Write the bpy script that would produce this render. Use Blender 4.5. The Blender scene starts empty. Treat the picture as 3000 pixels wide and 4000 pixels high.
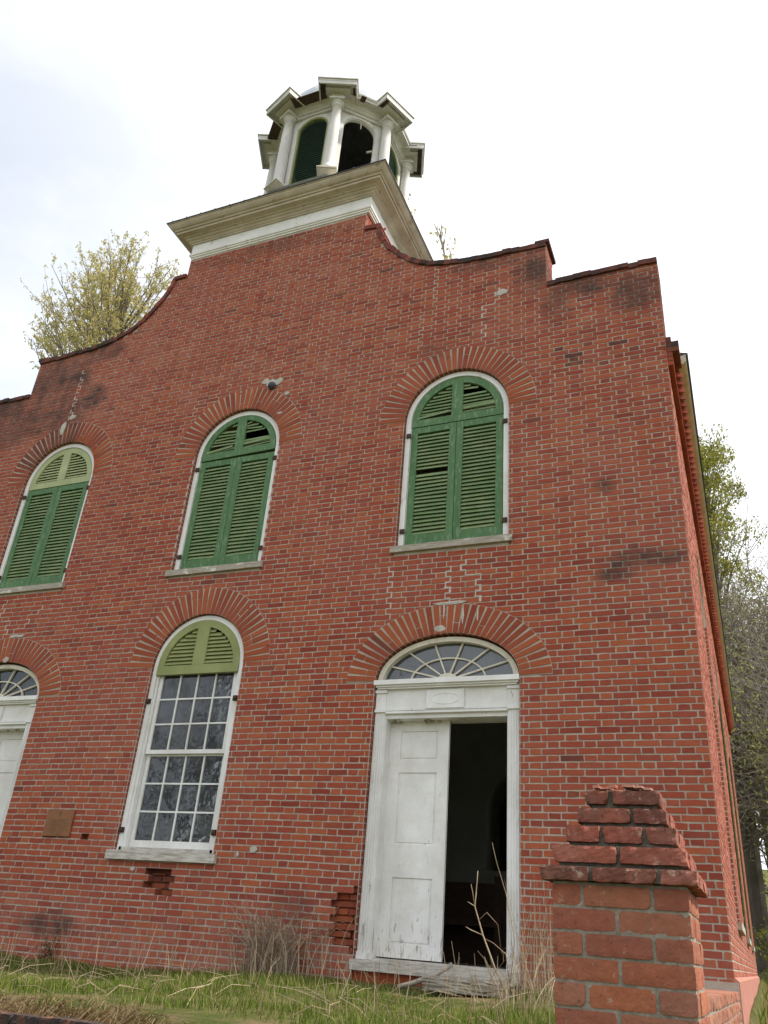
import bpy, math, random
import numpy as np
from mathutils import Vector, Matrix
from mathutils.geometry import tessellate_polygon

scene = bpy.context.scene
COL = scene.collection
rad = math.radians

# ------------------------------------------------------------------ camera
YAW, PITCH, ROLL = 0.42578, 0.48146, 0.08258
CAM = Vector((5.752, -7.751, 0.239))
fwd = Vector((-math.sin(YAW)*math.cos(PITCH), math.cos(YAW)*math.cos(PITCH), math.sin(PITCH)))
rt0 = Vector((math.cos(YAW), math.sin(YAW), 0))
up0 = rt0.cross(fwd)
rt = rt0*math.cos(ROLL) + up0*math.sin(ROLL)
up = up0*math.cos(ROLL) - rt0*math.sin(ROLL)
cd = bpy.data.cameras.new('camera'); cam = bpy.data.objects.new('camera', cd); COL.objects.link(cam)
cam.matrix_world = Matrix(((rt.x, up.x, -fwd.x, CAM.x), (rt.y, up.y, -fwd.y, CAM.y), (rt.z, up.z, -fwd.z, CAM.z), (0, 0, 0, 1)))
cd.sensor_fit = 'HORIZONTAL'; cd.sensor_width = 36; cd.lens = 36*3215.6/3000
cd.clip_start = 0.05; cd.clip_end = 3000
scene.camera = cam

# ------------------------------------------------------------------ light
SUN_EL, SUN_AZ = rad(50), rad(14)          # azimuth from +X towards +Y
ts = Vector((math.cos(SUN_EL)*math.cos(SUN_AZ), math.cos(SUN_EL)*math.sin(SUN_AZ), math.sin(SUN_EL)))
sd = bpy.data.lights.new('sun', 'SUN'); sun = bpy.data.objects.new('sun', sd); COL.objects.link(sun)
sun.rotation_euler = ts.to_track_quat('Z', 'Y').to_euler()
sd.energy = 5.0; sd.angle = rad(1.5); sd.color = (1, .94, .86)

w = bpy.data.worlds.new('World'); scene.world = w; w.use_nodes = True
N, L = w.node_tree.nodes, w.node_tree.links
N.clear()
out = N.new('ShaderNodeOutputWorld'); bg = N.new('ShaderNodeBackground'); bg.inputs[1].default_value = .12
sky = N.new('ShaderNodeTexSky'); sky.sky_type = 'NISHITA'; sky.sun_disc = False
sky.sun_elevation = SUN_EL; sky.sun_rotation = math.atan2(ts.x, ts.y)
tc = N.new('ShaderNodeTexCoord'); mp = N.new('ShaderNodeMapping'); mp.inputs['Scale'].default_value = (1.6, 1.6, 3.0); mp.inputs['Location'].default_value = (.9, -.4, .3)
n1 = N.new('ShaderNodeTexNoise'); n1.inputs['Scale'].default_value = 2.1; n1.inputs['Detail'].default_value = 7; n1.inputs['Roughness'].default_value = .55
cr = N.new('ShaderNodeValToRGB'); cr.color_ramp.elements[0].position = .36; cr.color_ramp.elements[1].position = .62
cr.color_ramp.elements[0].color = (.60, .60, .60, 1); cr.color_ramp.elements[1].color = (1, 1, 1, 1)
mx = N.new('ShaderNodeMixRGB'); mx.inputs[2].default_value = (9.0, 9.25, 9.75, 1)
L.new(tc.outputs['Generated'], mp.inputs[0]); L.new(mp.outputs[0], n1.inputs[0]); L.new(n1.outputs[0], cr.inputs[0])
sx_ = N.new('ShaderNodeSeparateXYZ'); L.new(tc.outputs['Generated'], sx_.inputs[0])
mr = N.new('ShaderNodeMapRange'); mr.inputs[1].default_value = -.78; mr.inputs[2].default_value = -.12; mr.inputs[3].default_value = 0.0; L.new(sx_.outputs[0], mr.inputs[0])
m2_ = N.new('ShaderNodeMath'); m2_.operation = 'MULTIPLY'; m2_.inputs[0].default_value = .62; L.new(cr.outputs[0], m2_.inputs[1])
m3_ = N.new('ShaderNodeMix'); m3_.inputs[0].default_value = .5
L.new(mr.outputs[0], m3_.inputs[0]); L.new(m2_.outputs[0], m3_.inputs[2]); m3_.inputs[3].default_value = 1.0
L.new(m3_.outputs[0], mx.inputs[0]); L.new(sky.outputs[0], mx.inputs[1]); L.new(mx.outputs[0], bg.inputs[0]); L.new(bg.outputs[0], out.inputs[0])

scene.view_settings.view_transform = 'Standard'; scene.view_settings.look = 'None'
scene.view_settings.exposure = 0.38; scene.view_settings.gamma = 1

# ------------------------------------------------------------------ helpers
rng = random.Random(7)

class MB:
    def __init__(s): s.v = []; s.f = []; s.st = []; s.pa = []; s.cs = 0.0; s.cp = 0.0
    def add(s, vs, fs, st=None, pa=None):
        o = len(s.v); s.v += [tuple(p) for p in vs]; s.f += [tuple(i+o for i in f) for f in fs]
        s.st += [s.cs if st is None else st]*len(vs); s.pa += [s.cp if pa is None else pa]*len(vs)
    def box(s, x0, x1, y0, y1, z0, z1, **k):
        s.add([(x0,y0,z0),(x1,y0,z0),(x1,y1,z0),(x0,y1,z0),(x0,y0,z1),(x1,y0,z1),(x1,y1,z1),(x0,y1,z1)],
              [(0,3,2,1),(4,5,6,7),(0,1,5,4),(1,2,6,5),(2,3,7,6),(3,0,4,7)], **k)
    def obox(s, c, ax, ay, az, **k):
        c, ax, ay, az = map(Vector, (c, ax, ay, az)); vs = []
        for k3 in (-1, 1):
            for i, j in ((-1,-1),(1,-1),(1,1),(-1,1)): vs.append(c + ax*i + ay*j + az*k3)
        s.add(vs, [(0,3,2,1),(4,5,6,7),(0,1,5,4),(1,2,6,5),(2,3,7,6),(3,0,4,7)], **k)
    def bar(s, a, b, wd, hd, side=(0,1,0), **k):
        a, b = Vector(a), Vector(b); d = (b-a); sd_ = Vector(side); u = d.normalized().cross(sd_).normalized()
        s.obox((a+b)/2, d/2, sd_*hd/2, u*wd/2, **k)
    def tube(s, pts, rs, n=6, cap=True, **k):
        pts = [Vector(p) for p in pts]; vs = []; fs = []
        ref = Vector((.31, .17, .93))
        for i, p in enumerate(pts):
            d = (pts[min(i+1, len(pts)-1)] - pts[max(i-1, 0)]).normalized()
            a = d.cross(ref); a = a.normalized() if a.length > 1e-4 else Vector((1,0,0)); b = d.cross(a)
            r = rs[i] if hasattr(rs, '__len__') else rs
            for j in range(n):
                t = 2*math.pi*j/n; vs.append(p + a*(r*math.cos(t)) + b*(r*math.sin(t)))
        for i in range(len(pts)-1):
            for j in range(n): fs.append((i*n+j, i*n+(j+1)%n, (i+1)*n+(j+1)%n, (i+1)*n+j))
        if cap: fs.append(tuple(range(n))[::-1]); fs.append(tuple((len(pts)-1)*n+j for j in range(n)))
        s.add(vs, fs, **k)
    def lathe(s, c, prof, n=16, a0=0.0, **k):
        vs = []; fs = []
        for r, z in prof:
            for j in range(n):
                t = a0 + 2*math.pi*j/n; vs.append((c[0]+r*math.sin(t), c[1]-r*math.cos(t), c[2]+z))
        m = len(prof)
        for i in range(m-1):
            for j in range(n): fs.append((i*n+j, i*n+(j+1)%n, (i+1)*n+(j+1)%n, (i+1)*n+j))
        s.add(vs, fs, **k)
    def prism(s, poly, y0, y1, holes=(), place=None, **k):
        """polygon(s) in (u,z) extruded from d=y0 (front) to y1"""
        place = place or (lambda u, z, d: (u, d, z))
        loops = [poly] + list(holes)
        flat = [p for lp in loops for p in lp]; n = len(flat)
        tris = tessellate_polygon([[Vector((p[0], p[1], 0)) for p in lp] for lp in loops])
        vs = [place(p[0], p[1], y0) for p in flat] + [place(p[0], p[1], y1) for p in flat]
        fs = [tuple(t) for t in tris] + [tuple(i+n for i in t[::-1]) for t in tris]
        o = 0
        for lp in loops:
            m = len(lp)
            for i in range(m): fs.append((o+i, o+(i+1)%m, o+(i+1)%m+n, o+i+n))
            o += m
        s.add(vs, fs, **k)
    def strip(s, outer, inner, y0, y1, place=None, closed=False, **k):
        """band between two open polylines of equal length in (u,z), extruded"""
        place = place or (lambda u, z, d: (u, d, z)); n = len(outer)
        vs = [place(p[0], p[1], y0) for p in outer] + [place(p[0], p[1], y0) for p in inner] + \
             [place(p[0], p[1], y1) for p in outer] + [place(p[0], p[1], y1) for p in inner]
        fs = []
        for i in range(n if closed else n-1):
            j = (i+1) % n
            fs += [(i, j, n+j, n+i), (2*n+i, 3*n+i, 3*n+j, 2*n+j), (i, 2*n+i, 2*n+j, j), (n+i, n+j, 3*n+j, 3*n+i)]
        if not closed: fs += [(0, n, 3*n, 2*n), (n-1, 3*n-1, 4*n-1, 2*n-1)]
        s.add(vs, fs, **k)
    def build(s, name, mat, parent=None, smooth=False, loc=None, label=None):
        me = bpy.data.meshes.new(name); me.from_pydata(s.v, [], s.f)
        if any(s.st) or any(s.pa):
            for nm, arr in (('stain', s.st), ('pale', s.pa)):
                at = me.attributes.new(nm, 'FLOAT', 'POINT'); at.data.foreach_set('value', np.array(arr, dtype=np.float32))
        import bmesh
        bm = bmesh.new(); bm.from_mesh(me); bmesh.ops.recalc_face_normals(bm, faces=bm.faces); bm.to_mesh(me); bm.free()
        if smooth: me.polygons.foreach_set('use_smooth', [True]*len(me.polygons))
        me.materials.append(mat); me.update()
        o = bpy.data.objects.new(name, me); COL.objects.link(o)
        if parent: o.parent = parent
        if loc: o.location = loc
        if label: o['label'] = label
        return o

def tag(o, label=None, cat=None, group=None, kind=None):
    if label: o['label'] = label
    if cat: o['category'] = cat
    if group: o['group'] = group
    if kind: o['kind'] = kind
    return o
def empty(name, loc=(0,0,0)):
    o = bpy.data.objects.new(name, None); o.location = loc; COL.objects.link(o); o.empty_display_size = .2; return o
def copy_tree(o, parent):
    c = o.copy(); COL.objects.link(c); c.parent = parent
    for ch in list(o.children): copy_tree(ch, c)
    return c

def arch(c, half, zs, rise, n=28):
    return [(c + half*math.cos(math.pi*(1-i/n)), zs + rise*math.sin(math.pi*(1-i/n))) for i in range(n+1)]
def archpath(c, half, z0, zs, rise, n=28):
    return [(c-half, z0)] + arch(c, half, zs, rise, n) + [(c+half, z0)]

# ------------------------------------------------------------------ materials
def new_mat(name):
    m = bpy.data.materials.new(name); m.use_nodes = True
    return m, m.node_tree.nodes, m.node_tree.links, m.node_tree.nodes['Principled BSDF']
def noise(N, L, scale, detail=5, rough=.6, stretch=None, coord='Object', dist=0):
    tc = N.new('ShaderNodeTexCoord'); n = N.new('ShaderNodeTexNoise')
    n.inputs['Scale'].default_value = scale; n.inputs['Detail'].default_value = detail
    n.inputs['Roughness'].default_value = rough; n.inputs['Distortion'].default_value = dist
    oi = N.new('ShaderNodeObjectInfo'); ml = N.new('ShaderNodeVectorMath'); ml.operation = 'MULTIPLY_ADD'   # every object gets its own piece of the pattern
    L.new(oi.outputs['Random'], ml.inputs[0]); ml.inputs[1].default_value = (37, 53, 71); L.new(tc.outputs[coord], ml.inputs[2])
    if stretch:
        mp = N.new('ShaderNodeMapping'); mp.inputs['Scale'].default_value = stretch
        L.new(ml.outputs[0], mp.inputs[0]); L.new(mp.outputs[0], n.inputs[0])
    else: L.new(ml.outputs[0], n.inputs[0])
    return n.outputs[0]
def ramp(N, L, src, stops, interp='LINEAR'):
    r = N.new('ShaderNodeValToRGB'); r.color_ramp.interpolation = interp
    e = r.color_ramp.elements
    while len(e) < len(stops): e.new(.5)
    for el, (p, c) in zip(e, stops):
        el.position = p; el.color = (c, c, c, 1) if not hasattr(c, '__len__') else (*c, 1)
    L.new(src, r.inputs[0]); return r.outputs[0]
def mix(N, L, fac, a, b, mode='MIX'):
    m = N.new('ShaderNodeMixRGB'); m.blend_type = mode
    for i, x in ((0, fac), (1, a), (2, b)):
        if isinstance(x, (int, float)): m.inputs[i].default_value = x if i == 0 else (x, x, x, 1)
        elif isinstance(x, tuple): m.inputs[i].default_value = (*x, 1)
        else: L.new(x, m.inputs[i])
    return m.outputs[0]
def mul(N, L, a, b, op='MULTIPLY', clamp=True):
    m = N.new('ShaderNodeMath'); m.operation = op; m.use_clamp = clamp
    for i, x in ((0, a), (1, b)):
        if isinstance(x, (int, float)): m.inputs[i].default_value = x
        else: L.new(x, m.inputs[i])
    return m.outputs[0]
def bump(N, L, P, h, strength=.4, dist=.01):
    b = N.new('ShaderNodeBump'); b.inputs['Strength'].default_value = strength; b.inputs['Distance'].default_value = dist
    L.new(h, b.inputs['Height']); L.new(b.outputs[0], P.inputs['Normal'])

# weather stains on the front: soft-edged patches (x, z, half width, half height, strength)
STAIN = [(-4.45,7.45,.7,.5,.85), (-3.85,7.75,.55,.6,.7), (-3.25,7.45,.35,.7,.7), (-4.7,7.0,.9,.45,.7), (-2.85,7.35,.3,.3,.7), (-2.75,8.25,.35,.22,.8), (-3.6,7.05,.9,.3,.6),
         (-3.4,8.2,.9,.25,.5), (-5.0,6.5,.4,.5,.4), (4.05,7.95,.35,.5,.45), (3.6,8.22,.8,.16,.55), (4.3,7.25,.25,.35,.4), (4.8,7.5,.7,.22,.6), (5.25,7.25,.4,.4,.6),
         (5.1,3.8,.5,.14,.6), (4.8,3.65,.25,.1,.5), (4.75,4.66,.15,.12,.4), (0,9.6,1.6,.2,.25), (-1.3,.15,.5,.15,.5), (1.6,.5,.3,.2,.3), (2.8,6.9,.3,.2,.3)]
def stain_nodes(N, L):
    tc = N.new('ShaderNodeTexCoord'); sp = N.new('ShaderNodeSeparateXYZ'); nz = N.new('ShaderNodeTexNoise'); nz.inputs['Scale'].default_value = 2.6; nz.inputs['Detail'].default_value = 7; nz.inputs['Roughness'].default_value = .68
    L.new(tc.outputs['Object'], sp.inputs[0]); L.new(tc.outputs['Object'], nz.inputs[0]); acc = None
    for x, z, rx, rz, k in STAIN:
        dx = mul(N, L, mul(N, L, sp.outputs[0], x, 'SUBTRACT', False), 1/rx, clamp=False); dz = mul(N, L, mul(N, L, sp.outputs[2], z, 'SUBTRACT', False), 1/rz, clamp=False)
        q = mul(N, L, 1.0, mul(N, L, mul(N, L, dx, dx, clamp=False), mul(N, L, dz, dz, clamp=False), 'ADD', False), 'SUBTRACT')
        v = mul(N, L, q, k*2.3); acc = v if acc is None else mul(N, L, acc, v, 'MAXIMUM')
    return mul(N, L, acc, ramp(N, L, nz.outputs[0], [(.34, .12), (.62, 1)]))
def brick_mat(name, stops, grit=0.0, *, pale=(.40,.185,.135), dark=(.045,.035,.032), bumps=.35, fine=45, hi=1.14, patch=.5, stained=False):
    m, N, L, P = new_mat(name)
    g = N.new('ShaderNodeNewGeometry')
    c = ramp(N, L, g.outputs['Random Per Island'], stops)
    f = noise(N, L, fine, 6, .7); big = noise(N, L, .55, 4, .6)
    c = mix(N, L, mul(N, L, ramp(N, L, big, [(.40, 0), (.66, 1)]), patch), c, (.33, .092, .064))
    c = mix(N, L, 1.0, c, ramp(N, L, f, [(.25, .78), (.75, hi)]), 'MULTIPLY')
    # mottled clay: darker burnt and lighter worn flecks inside each brick
    mo = noise(N, L, 19, 4, .6)
    c = mix(N, L, ramp(N, L, mo, [(.58, 0), (.74, .35)]), c, (.13, .035, .03))
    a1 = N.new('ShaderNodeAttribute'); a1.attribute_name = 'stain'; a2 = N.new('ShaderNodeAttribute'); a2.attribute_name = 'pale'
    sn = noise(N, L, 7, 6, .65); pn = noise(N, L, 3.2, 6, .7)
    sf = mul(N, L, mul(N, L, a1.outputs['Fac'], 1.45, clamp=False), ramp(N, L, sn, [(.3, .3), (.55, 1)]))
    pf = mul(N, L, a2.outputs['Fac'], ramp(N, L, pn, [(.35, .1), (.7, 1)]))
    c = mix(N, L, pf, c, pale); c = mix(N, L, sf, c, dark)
    if grit:
        c = mix(N, L, mul(N, L, ramp(N, L, noise(N, L, 31, 5, .7), [(.60, 0), (.70, 1)]), grit), c, (.44,.34,.26))
        c = mix(N, L, mul(N, L, ramp(N, L, noise(N, L, 52, 3, .6), [(.62, 0), (.70, 1)]), grit), c, (.06,.04,.03))
        c = mix(N, L, mul(N, L, ramp(N, L, noise(N, L, 6, 6, .7), [(.55, 0), (.72, 1)]), .35*grit), c, (.13,.11,.05))
    if stained: c = mix(N, L, mul(N, L, stain_nodes(N, L), .88), c, (.062, .042, .037))
    L.new(c, P.inputs['Base Color']); P.inputs['Roughness'].default_value = .92; P.inputs['Specular IOR Level'].default_value = .2
    bump(N, L, P, noise(N, L, fine*1.6, 6, .7), bumps, .006)
    return m
BR = [(0, (.215,.039,.025)), (.15, (.27,.051,.029)), (.45, (.315,.066,.034)), (.7, (.345,.079,.036)), (.88, (.375,.10,.041)), (1, (.27,.058,.036))]
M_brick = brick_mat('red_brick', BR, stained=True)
M_arch = brick_mat('arch_brick', [(0, (.23,.048,.027)), (.5, (.30,.072,.031)), (1, (.35,.092,.036))], patch=.2, stained=True)
M_oldbrick = brick_mat('weathered_brick', [(0, (.26,.075,.043)), (.35, (.31,.097,.051)), (.7, (.375,.135,.06)), (1, (.285,.095,.06))], .55, pale=(.36,.24,.18), bumps=1.0, fine=34, hi=1.2)
M_capbrick = brick_mat('crumbling_brick', [(0, (.23,.058,.038)), (.5, (.31,.092,.054)), (1, (.27,.07,.048))], .75, pale=(.40,.28,.22), dark=(.07,.045,.035), bumps=1.4, fine=22, hi=1.35)
M_cope = brick_mat('coping_brick', [(0, (.11,.04,.032)), (.5, (.19,.055,.042)), (1, (.24,.075,.055))], bumps=.9)

def simple(name, stops, scale, rough=.85, stretch=None, bumps=.3, bscale=None, detail=6, spec=.3, metal=0, dist=.01, extra=None, stained=False):
    m, N, L, P = new_mat(name)
    c = ramp(N, L, noise(N, L, scale, detail, .62, stretch), stops)
    if extra:
        (sc, st, lo, hi, col) = extra
        c = mix(N, L, ramp(N, L, noise(N, L, sc, 7, .68, st), [(lo, 0), (hi, 1)]), c, col)
    if stained: c = mix(N, L, mul(N, L, stain_nodes(N, L), .85), c, (.09, .07, .06))
    L.new(c, P.inputs['Base Color']); P.inputs['Roughness'].default_value = rough; P.inputs['Specular IOR Level'].default_value = spec
    P.inputs['Metallic'].default_value = metal
    if bumps: bump(N, L, P, noise(N, L, bscale or scale*3, 6, .65, stretch), bumps, dist)
    return m
M_mortar = simple('lime_mortar', [(.3, (.34,.285,.23)), (.7, (.48,.42,.35))], 6, .95, bumps=.6, bscale=60, stained=True)
M_patch = simple('cement_patch', [(.3, (.37,.335,.29)), (.7, (.53,.49,.43))], 14, .95, bumps=.8, bscale=70)
M_capmortar = simple('dark_cap_mortar', [(.3, (.085,.075,.058)), (.7, (.21,.185,.15))], 30, .98, bumps=1.0, bscale=90)
M_oldmortar = simple('mossy_old_mortar', [(.3, (.19,.165,.125)), (.7, (.36,.32,.26))], 22, .98, bumps=1.0, bscale=80, extra=(9, None, .55, .7, (.10,.10,.05)))
def peel_white():
    m, N, L, P = new_mat('peeling_white_paint')
    c = ramp(N, L, noise(N, L, 2.2, 6, .62, (1,1,.35)), [(.35, (.66,.655,.63)), (.65, (.80,.80,.79))])
    tc = N.new('ShaderNodeTexCoord'); sp = N.new('ShaderNodeSeparateXYZ'); L.new(tc.outputs['Object'], sp.inputs[0])
    low = N.new('ShaderNodeMapRange'); low.inputs[1].default_value = .9; low.inputs[2].default_value = .08; low.inputs[3].default_value = 0; low.inputs[4].default_value = .10; L.new(sp.outputs[2], low.inputs[0])
    f = mul(N, L, noise(N, L, 11, 8, .72, (2.6,2.6,.55)), low.outputs[0], 'ADD')
    bare = ramp(N, L, noise(N, L, 20, 4, .6, (1,1,.2)), [(.3, (.27,.25,.22)), (.7, (.45,.42,.37))])
    c = mix(N, L, ramp(N, L, f, [(.635, 0), (.675, 1)]), c, bare)
    dirt = noise(N, L, 3.1, 7, .7); c = mix(N, L, mul(N, L, ramp(N, L, dirt, [(.42, 0), (.72, 1)]), .55), c, (.50,.47,.40))
    L.new(c, P.inputs['Base Color']); P.inputs['Roughness'].default_value = .62; P.inputs['Specular IOR Level'].default_value = .3
    bump(N, L, P, f, .5, .006); return m
M_white = peel_white()
M_whiteclean = simple('white_paint', [(.3, (.66,.655,.63)), (.7, (.80,.80,.79))], 3, .6, None, .15, 40, extra=(6, (1,1,.7), .60, .74, (.42,.38,.31)))
M_cream = simple('cream_trim_paint', [(.3, (.50,.46,.36)), (.7, (.66,.62,.52))], 8, .65, None, .2, 40, extra=(20, None, .62, .68, (.28,.23,.16)))
M_beige = simple('stained_cornice_paint', [(.3, (.41,.355,.275)), (.7, (.57,.515,.425))], 3.5, .75, None, .25, 30, extra=(5, (1,1,2.5), .58, .72, (.20,.155,.10)))
M_greywood = simple('weathered_grey_wood', [(.3, (.25,.22,.175)), (.7, (.46,.42,.35))], 9, .9, (1,6,8), .6, 30, extra=(7, (1,1,1), .56, .62, (.62,.60,.54)))
M_green = simple('dark_green_shutter_paint', [(.3, (.054,.132,.048)), (.7, (.088,.182,.072))], 4, .6, (1,1,.3), .2, 40, extra=(11, (3,3,.8), .52, .74, (.23,.32,.20)))
M_slat = simple('faded_green_slat_paint', [(.3, (.12,.205,.085)), (.7, (.235,.295,.145))], 5, .65, None, .15, 40)
M_lime = simple('yellow_green_shutter_paint', [(.3, (.195,.225,.08)), (.7, (.285,.305,.125))], 4, .6, None, .2, 40, extra=(10, (2,2,2), .62, .74, (.06,.14,.06)))
M_pale = simple('pale_green_shutter_paint', [(.3, (.28,.33,.155)), (.7, (.40,.43,.24))], 4, .6, None, .2, 40)
M_oldwhite = simple('weathered_white_paint', [(.3, (.50,.49,.455)), (.7, (.68,.67,.64))], 3.2, .7, (1,1,.5), .25, 40, extra=(7, (1.5,1.5,.5), .58, .72, (.34,.33,.33)))
M_darkgreen = simple('belfry_green_paint', [(.3, (.012,.05,.028)), (.7, (.02,.075,.04))], 4, .6, None, .1, 40)
M_sill = simple('worn_white_sill', [(.3, (.27,.24,.195)), (.62, (.57,.545,.49))], 10, .85, (.6,4,4), .5, 30)
M_iron = simple('rusty_iron', [(.3, (.035,.022,.018)), (.7, (.085,.045,.03))], 30, .8, None, .3, 60)
M_ball = simple('cannonball_iron', [(.3, (.03,.03,.05)), (.62, (.07,.07,.10)), (.7, (.30,.25,.22))], 26, .7, None, .4, 60)
M_bronze = simple('bronze_plaque', [(.3, (.20,.075,.03)), (.7, (.28,.115,.045))], 9, .5, None, .1, 40, spec=.5, metal=.35)
M_bronze2 = simple('bronze_lettering', [(.3, (.125,.085,.04)), (.7, (.19,.12,.055))], 30, .5, None, 0, metal=.3)
M_roof = simple('dark_metal_roof', [(.3, (.02,.022,.024)), (.7, (.06,.06,.062))], 6, .6, None, .2, 30)
M_dome = simple('lead_grey_dome', [(.3, (.42,.45,.48)), (.7, (.58,.61,.64))], 3, .45, None, .1, 20, metal=.3)
M_plaster = simple('dingy_plaster', [(.3, (.60,.57,.52)), (.7, (.72,.69,.64))], 2, .9, None, .1, 20)
M_stucco = simple('pink_stucco', [(.3, (.30,.125,.092)), (.7, (.41,.185,.14))], 5, .95, None, .6, 50, extra=(3, (1,1,.5), .55, .75, (.40,.22,.16)))
M_stone = simple('worn_grey_stone', [(.3, (.20,.17,.135)), (.7, (.42,.38,.31))], 8, .95, None, .9, 25, dist=.02)
M_pew = simple('dark_pew_wood', [(.3, (.05,.03,.02)), (.7, (.1,.06,.04))], 6, .6, (1,1,6), .1)
M_soffit = simple('rotten_soffit_wood', [(.3, (.035,.022,.018)), (.7, (.10,.065,.05))], 9, .95, None, .5, 30)

def glass_mat():
    m, N, L, P = new_mat('old_window_glass')
    N.remove(P); o = N['Material Output']
    tr = N.new('ShaderNodeBsdfTransparent'); tr.inputs[0].default_value = (.72,.75,.74,1)
    gl = N.new('ShaderNodeBsdfGlossy'); gl.inputs['Roughness'].default_value = .025
    df = N.new('ShaderNodeBsdfDiffuse'); df.inputs[0].default_value = (.27,.30,.33,1)
    fr = N.new('ShaderNodeFresnel'); fr.inputs[0].default_value = 1.75
    b = N.new('ShaderNodeBump'); b.inputs['Strength'].default_value = .12; b.inputs['Distance'].default_value = .02
    L.new(noise(N, L, 5, 2), b.inputs['Height']); L.new(b.outputs[0], gl.inputs['Normal'])
    m1 = N.new('ShaderNodeMixShader'); m2 = N.new('ShaderNodeMixShader')
    L.new(ramp(N, L, noise(N, L, 3.5, 6, .7), [(.35, .08), (.7, .24)]), m1.inputs[0])
    L.new(tr.outputs[0], m1.inputs[1]); L.new(df.outputs[0], m1.inputs[2])
    L.new(fr.outputs[0], m2.inputs[0]); L.new(m1.outputs[0], m2.inputs[1]); L.new(gl.outputs[0], m2.inputs[2]); L.new(m2.outputs[0], o.inputs[0])
    return m
M_glass = glass_mat()

def leaf_mat(name, stops, trans=.35):
    m, N, L, P = new_mat(name)
    g = N.new('ShaderNodeNewGeometry'); c = ramp(N, L, g.outputs['Random Per Island'], stops)
    o = N['Material Output']; N.remove(P)
    d = N.new('ShaderNodeBsdfDiffuse'); t = N.new('ShaderNodeBsdfTranslucent'); mxs = N.new('ShaderNodeMixShader'); mxs.inputs[0].default_value = trans
    L.new(c, d.inputs[0]); L.new(c, t.inputs[0]); L.new(d.outputs[0], mxs.inputs[1]); L.new(t.outputs[0], mxs.inputs[2]); L.new(mxs.outputs[0], o.inputs[0])
    return m
M_catkin = leaf_mat('spring_catkin_leaves', [(0, (.44,.37,.14)), (.5, (.56,.50,.21)), (1, (.62,.60,.28))], .6)
M_evleaf = leaf_mat('evergreen_leaves', [(0, (.16,.17,.03)), (.5, (.29,.29,.06)), (1, (.42,.40,.10))], .5)
M_budleaf = leaf_mat('young_bud_leaves', [(0, (.24,.25,.08)), (.5, (.34,.35,.12)), (1, (.44,.44,.17))], .5)
M_shrubleaf = leaf_mat('shrub_leaves', [(0, (.09,.10,.02)), (.5, (.17,.18,.03)), (1, (.26,.27,.05))])
M_bark = simple('grey_bark', [(.3, (.075,.062,.05)), (.7, (.16,.14,.115))], 6, .95, (1,1,.3), .5)
M_twig = simple('grey_twigs', [(.3, (.13,.11,.09)), (.7, (.255,.22,.185))], 3, .95, None, 0)
M_grass = leaf_mat('spring_grass_blades', [(0, (.045,.085,.011)), (.4, (.095,.145,.02)), (.7, (.155,.19,.036)), (.87, (.24,.215,.09)), (1, (.34,.28,.15))], .35)
M_straw = leaf_mat('dead_straw', [(0, (.24,.165,.10)), (.5, (.38,.29,.19)), (1, (.52,.43,.30))], .15)
M_weed = leaf_mat('dead_brown_weeds', [(0, (.18,.125,.085)), (.5, (.34,.255,.18)), (1, (.54,.44,.33))], .15)
M_moss = leaf_mat('dark_moss_leaves', [(0, (.03,.045,.012)), (1, (.08,.09,.025))], .2)
M_hay = leaf_mat('matted_hay', [(0, (.06,.035,.016)), (.5, (.14,.09,.045)), (1, (.28,.21,.12))], .1)

# ------------------------------------------------------------------ dimensions (metres)
H = 5.507
WX = 3.066
DZS = 2.66
OPEN = [dict(c=c, w=.655, z0=4.13, zs=5.917, rise=.655, ao=.986, bo=.986) for c in (-WX, 0, WX)] + \
       [dict(c=0, w=.635, z0=.83, zs=2.953, rise=.635, ao=.973, bo=.973)] + \
       [dict(c=c, w=.772, z0=-.12, zs=DZS, rise=.485, ao=1.10, bo=.81) for c in (-WX, WX)]
PROF = [(0, 9.83), (1.56, 9.83), (1.5605, 9.47), (1.79, 9.47), (1.87, 9.20), (1.96, 9.02), (2.08, 8.87), (2.19, 8.745), (2.33, 8.63), (2.48, 8.54),
        (2.65, 8.465), (2.83, 8.42), (3.02, 8.385), (3.3, 8.36), (3.63, 8.345), (4.20, 8.33), (4.2005, 7.655), (H+.004, 7.655)]
def prof(x):
    x = abs(x)
    for (a, za), (b, zb) in zip(PROF, PROF[1:]):
        if x <= b: return za + (zb-za)*(x-a)/max(1e-6, b-a)
    return -1
DMG = [[(-.12,.73),(.22,.73),(.22,.61),(.14,.58),(.10,.50),(-.02,.50),(-.04,.58),(-.12,.60)],
       [(-1.19,1.07),(-1.06,1.08),(-1.07,.98),(-1.12,.94),(-1.11,1.02)]]
ERODE = [[(2.285,.70),(2.285,.10),(2.15,.10),(2.13,.20),(2.09,.24),(2.06,.40),(2.07,.52),(2.14,.62),(2.19,.69)]]
CH, JT, BP, BS = .063, .0143, .337, .222
def row_spans(u0, u1, k):
    sh = (BP/2 if k % 2 else 0); i = math.floor((u0 - sh)/BP) - 1
    while True:
        a = i*BP + sh
        for s_, e_ in ((a, a+BS), (a+BS, a+BP)):
            if e_ > u0 and s_ < u1: yield max(s_, u0), min(e_, u1)
        if a > u1: return
        i += 1
def inpoly(x, z, P):
    c = False
    for i in range(len(P)):
        (x1, z1), (x2, z2) = P[i], P[i-1]
        if (z1 > z) != (z2 > z) and x < (x2-x1)*(z-z1)/(z2-z1)+x1: c = not c
    return c
SPOT = [(4.42,6.6),(4.34,6.59),(4.47,6.47),(4.53,6.46),(4.44,6.37),(4.97,6.54),(4.79,3.77),(5.12,3.82),(-2.72,7.21),(-2.69,7.46),(-2.93,7.35),(2.4,7.02)]
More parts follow.
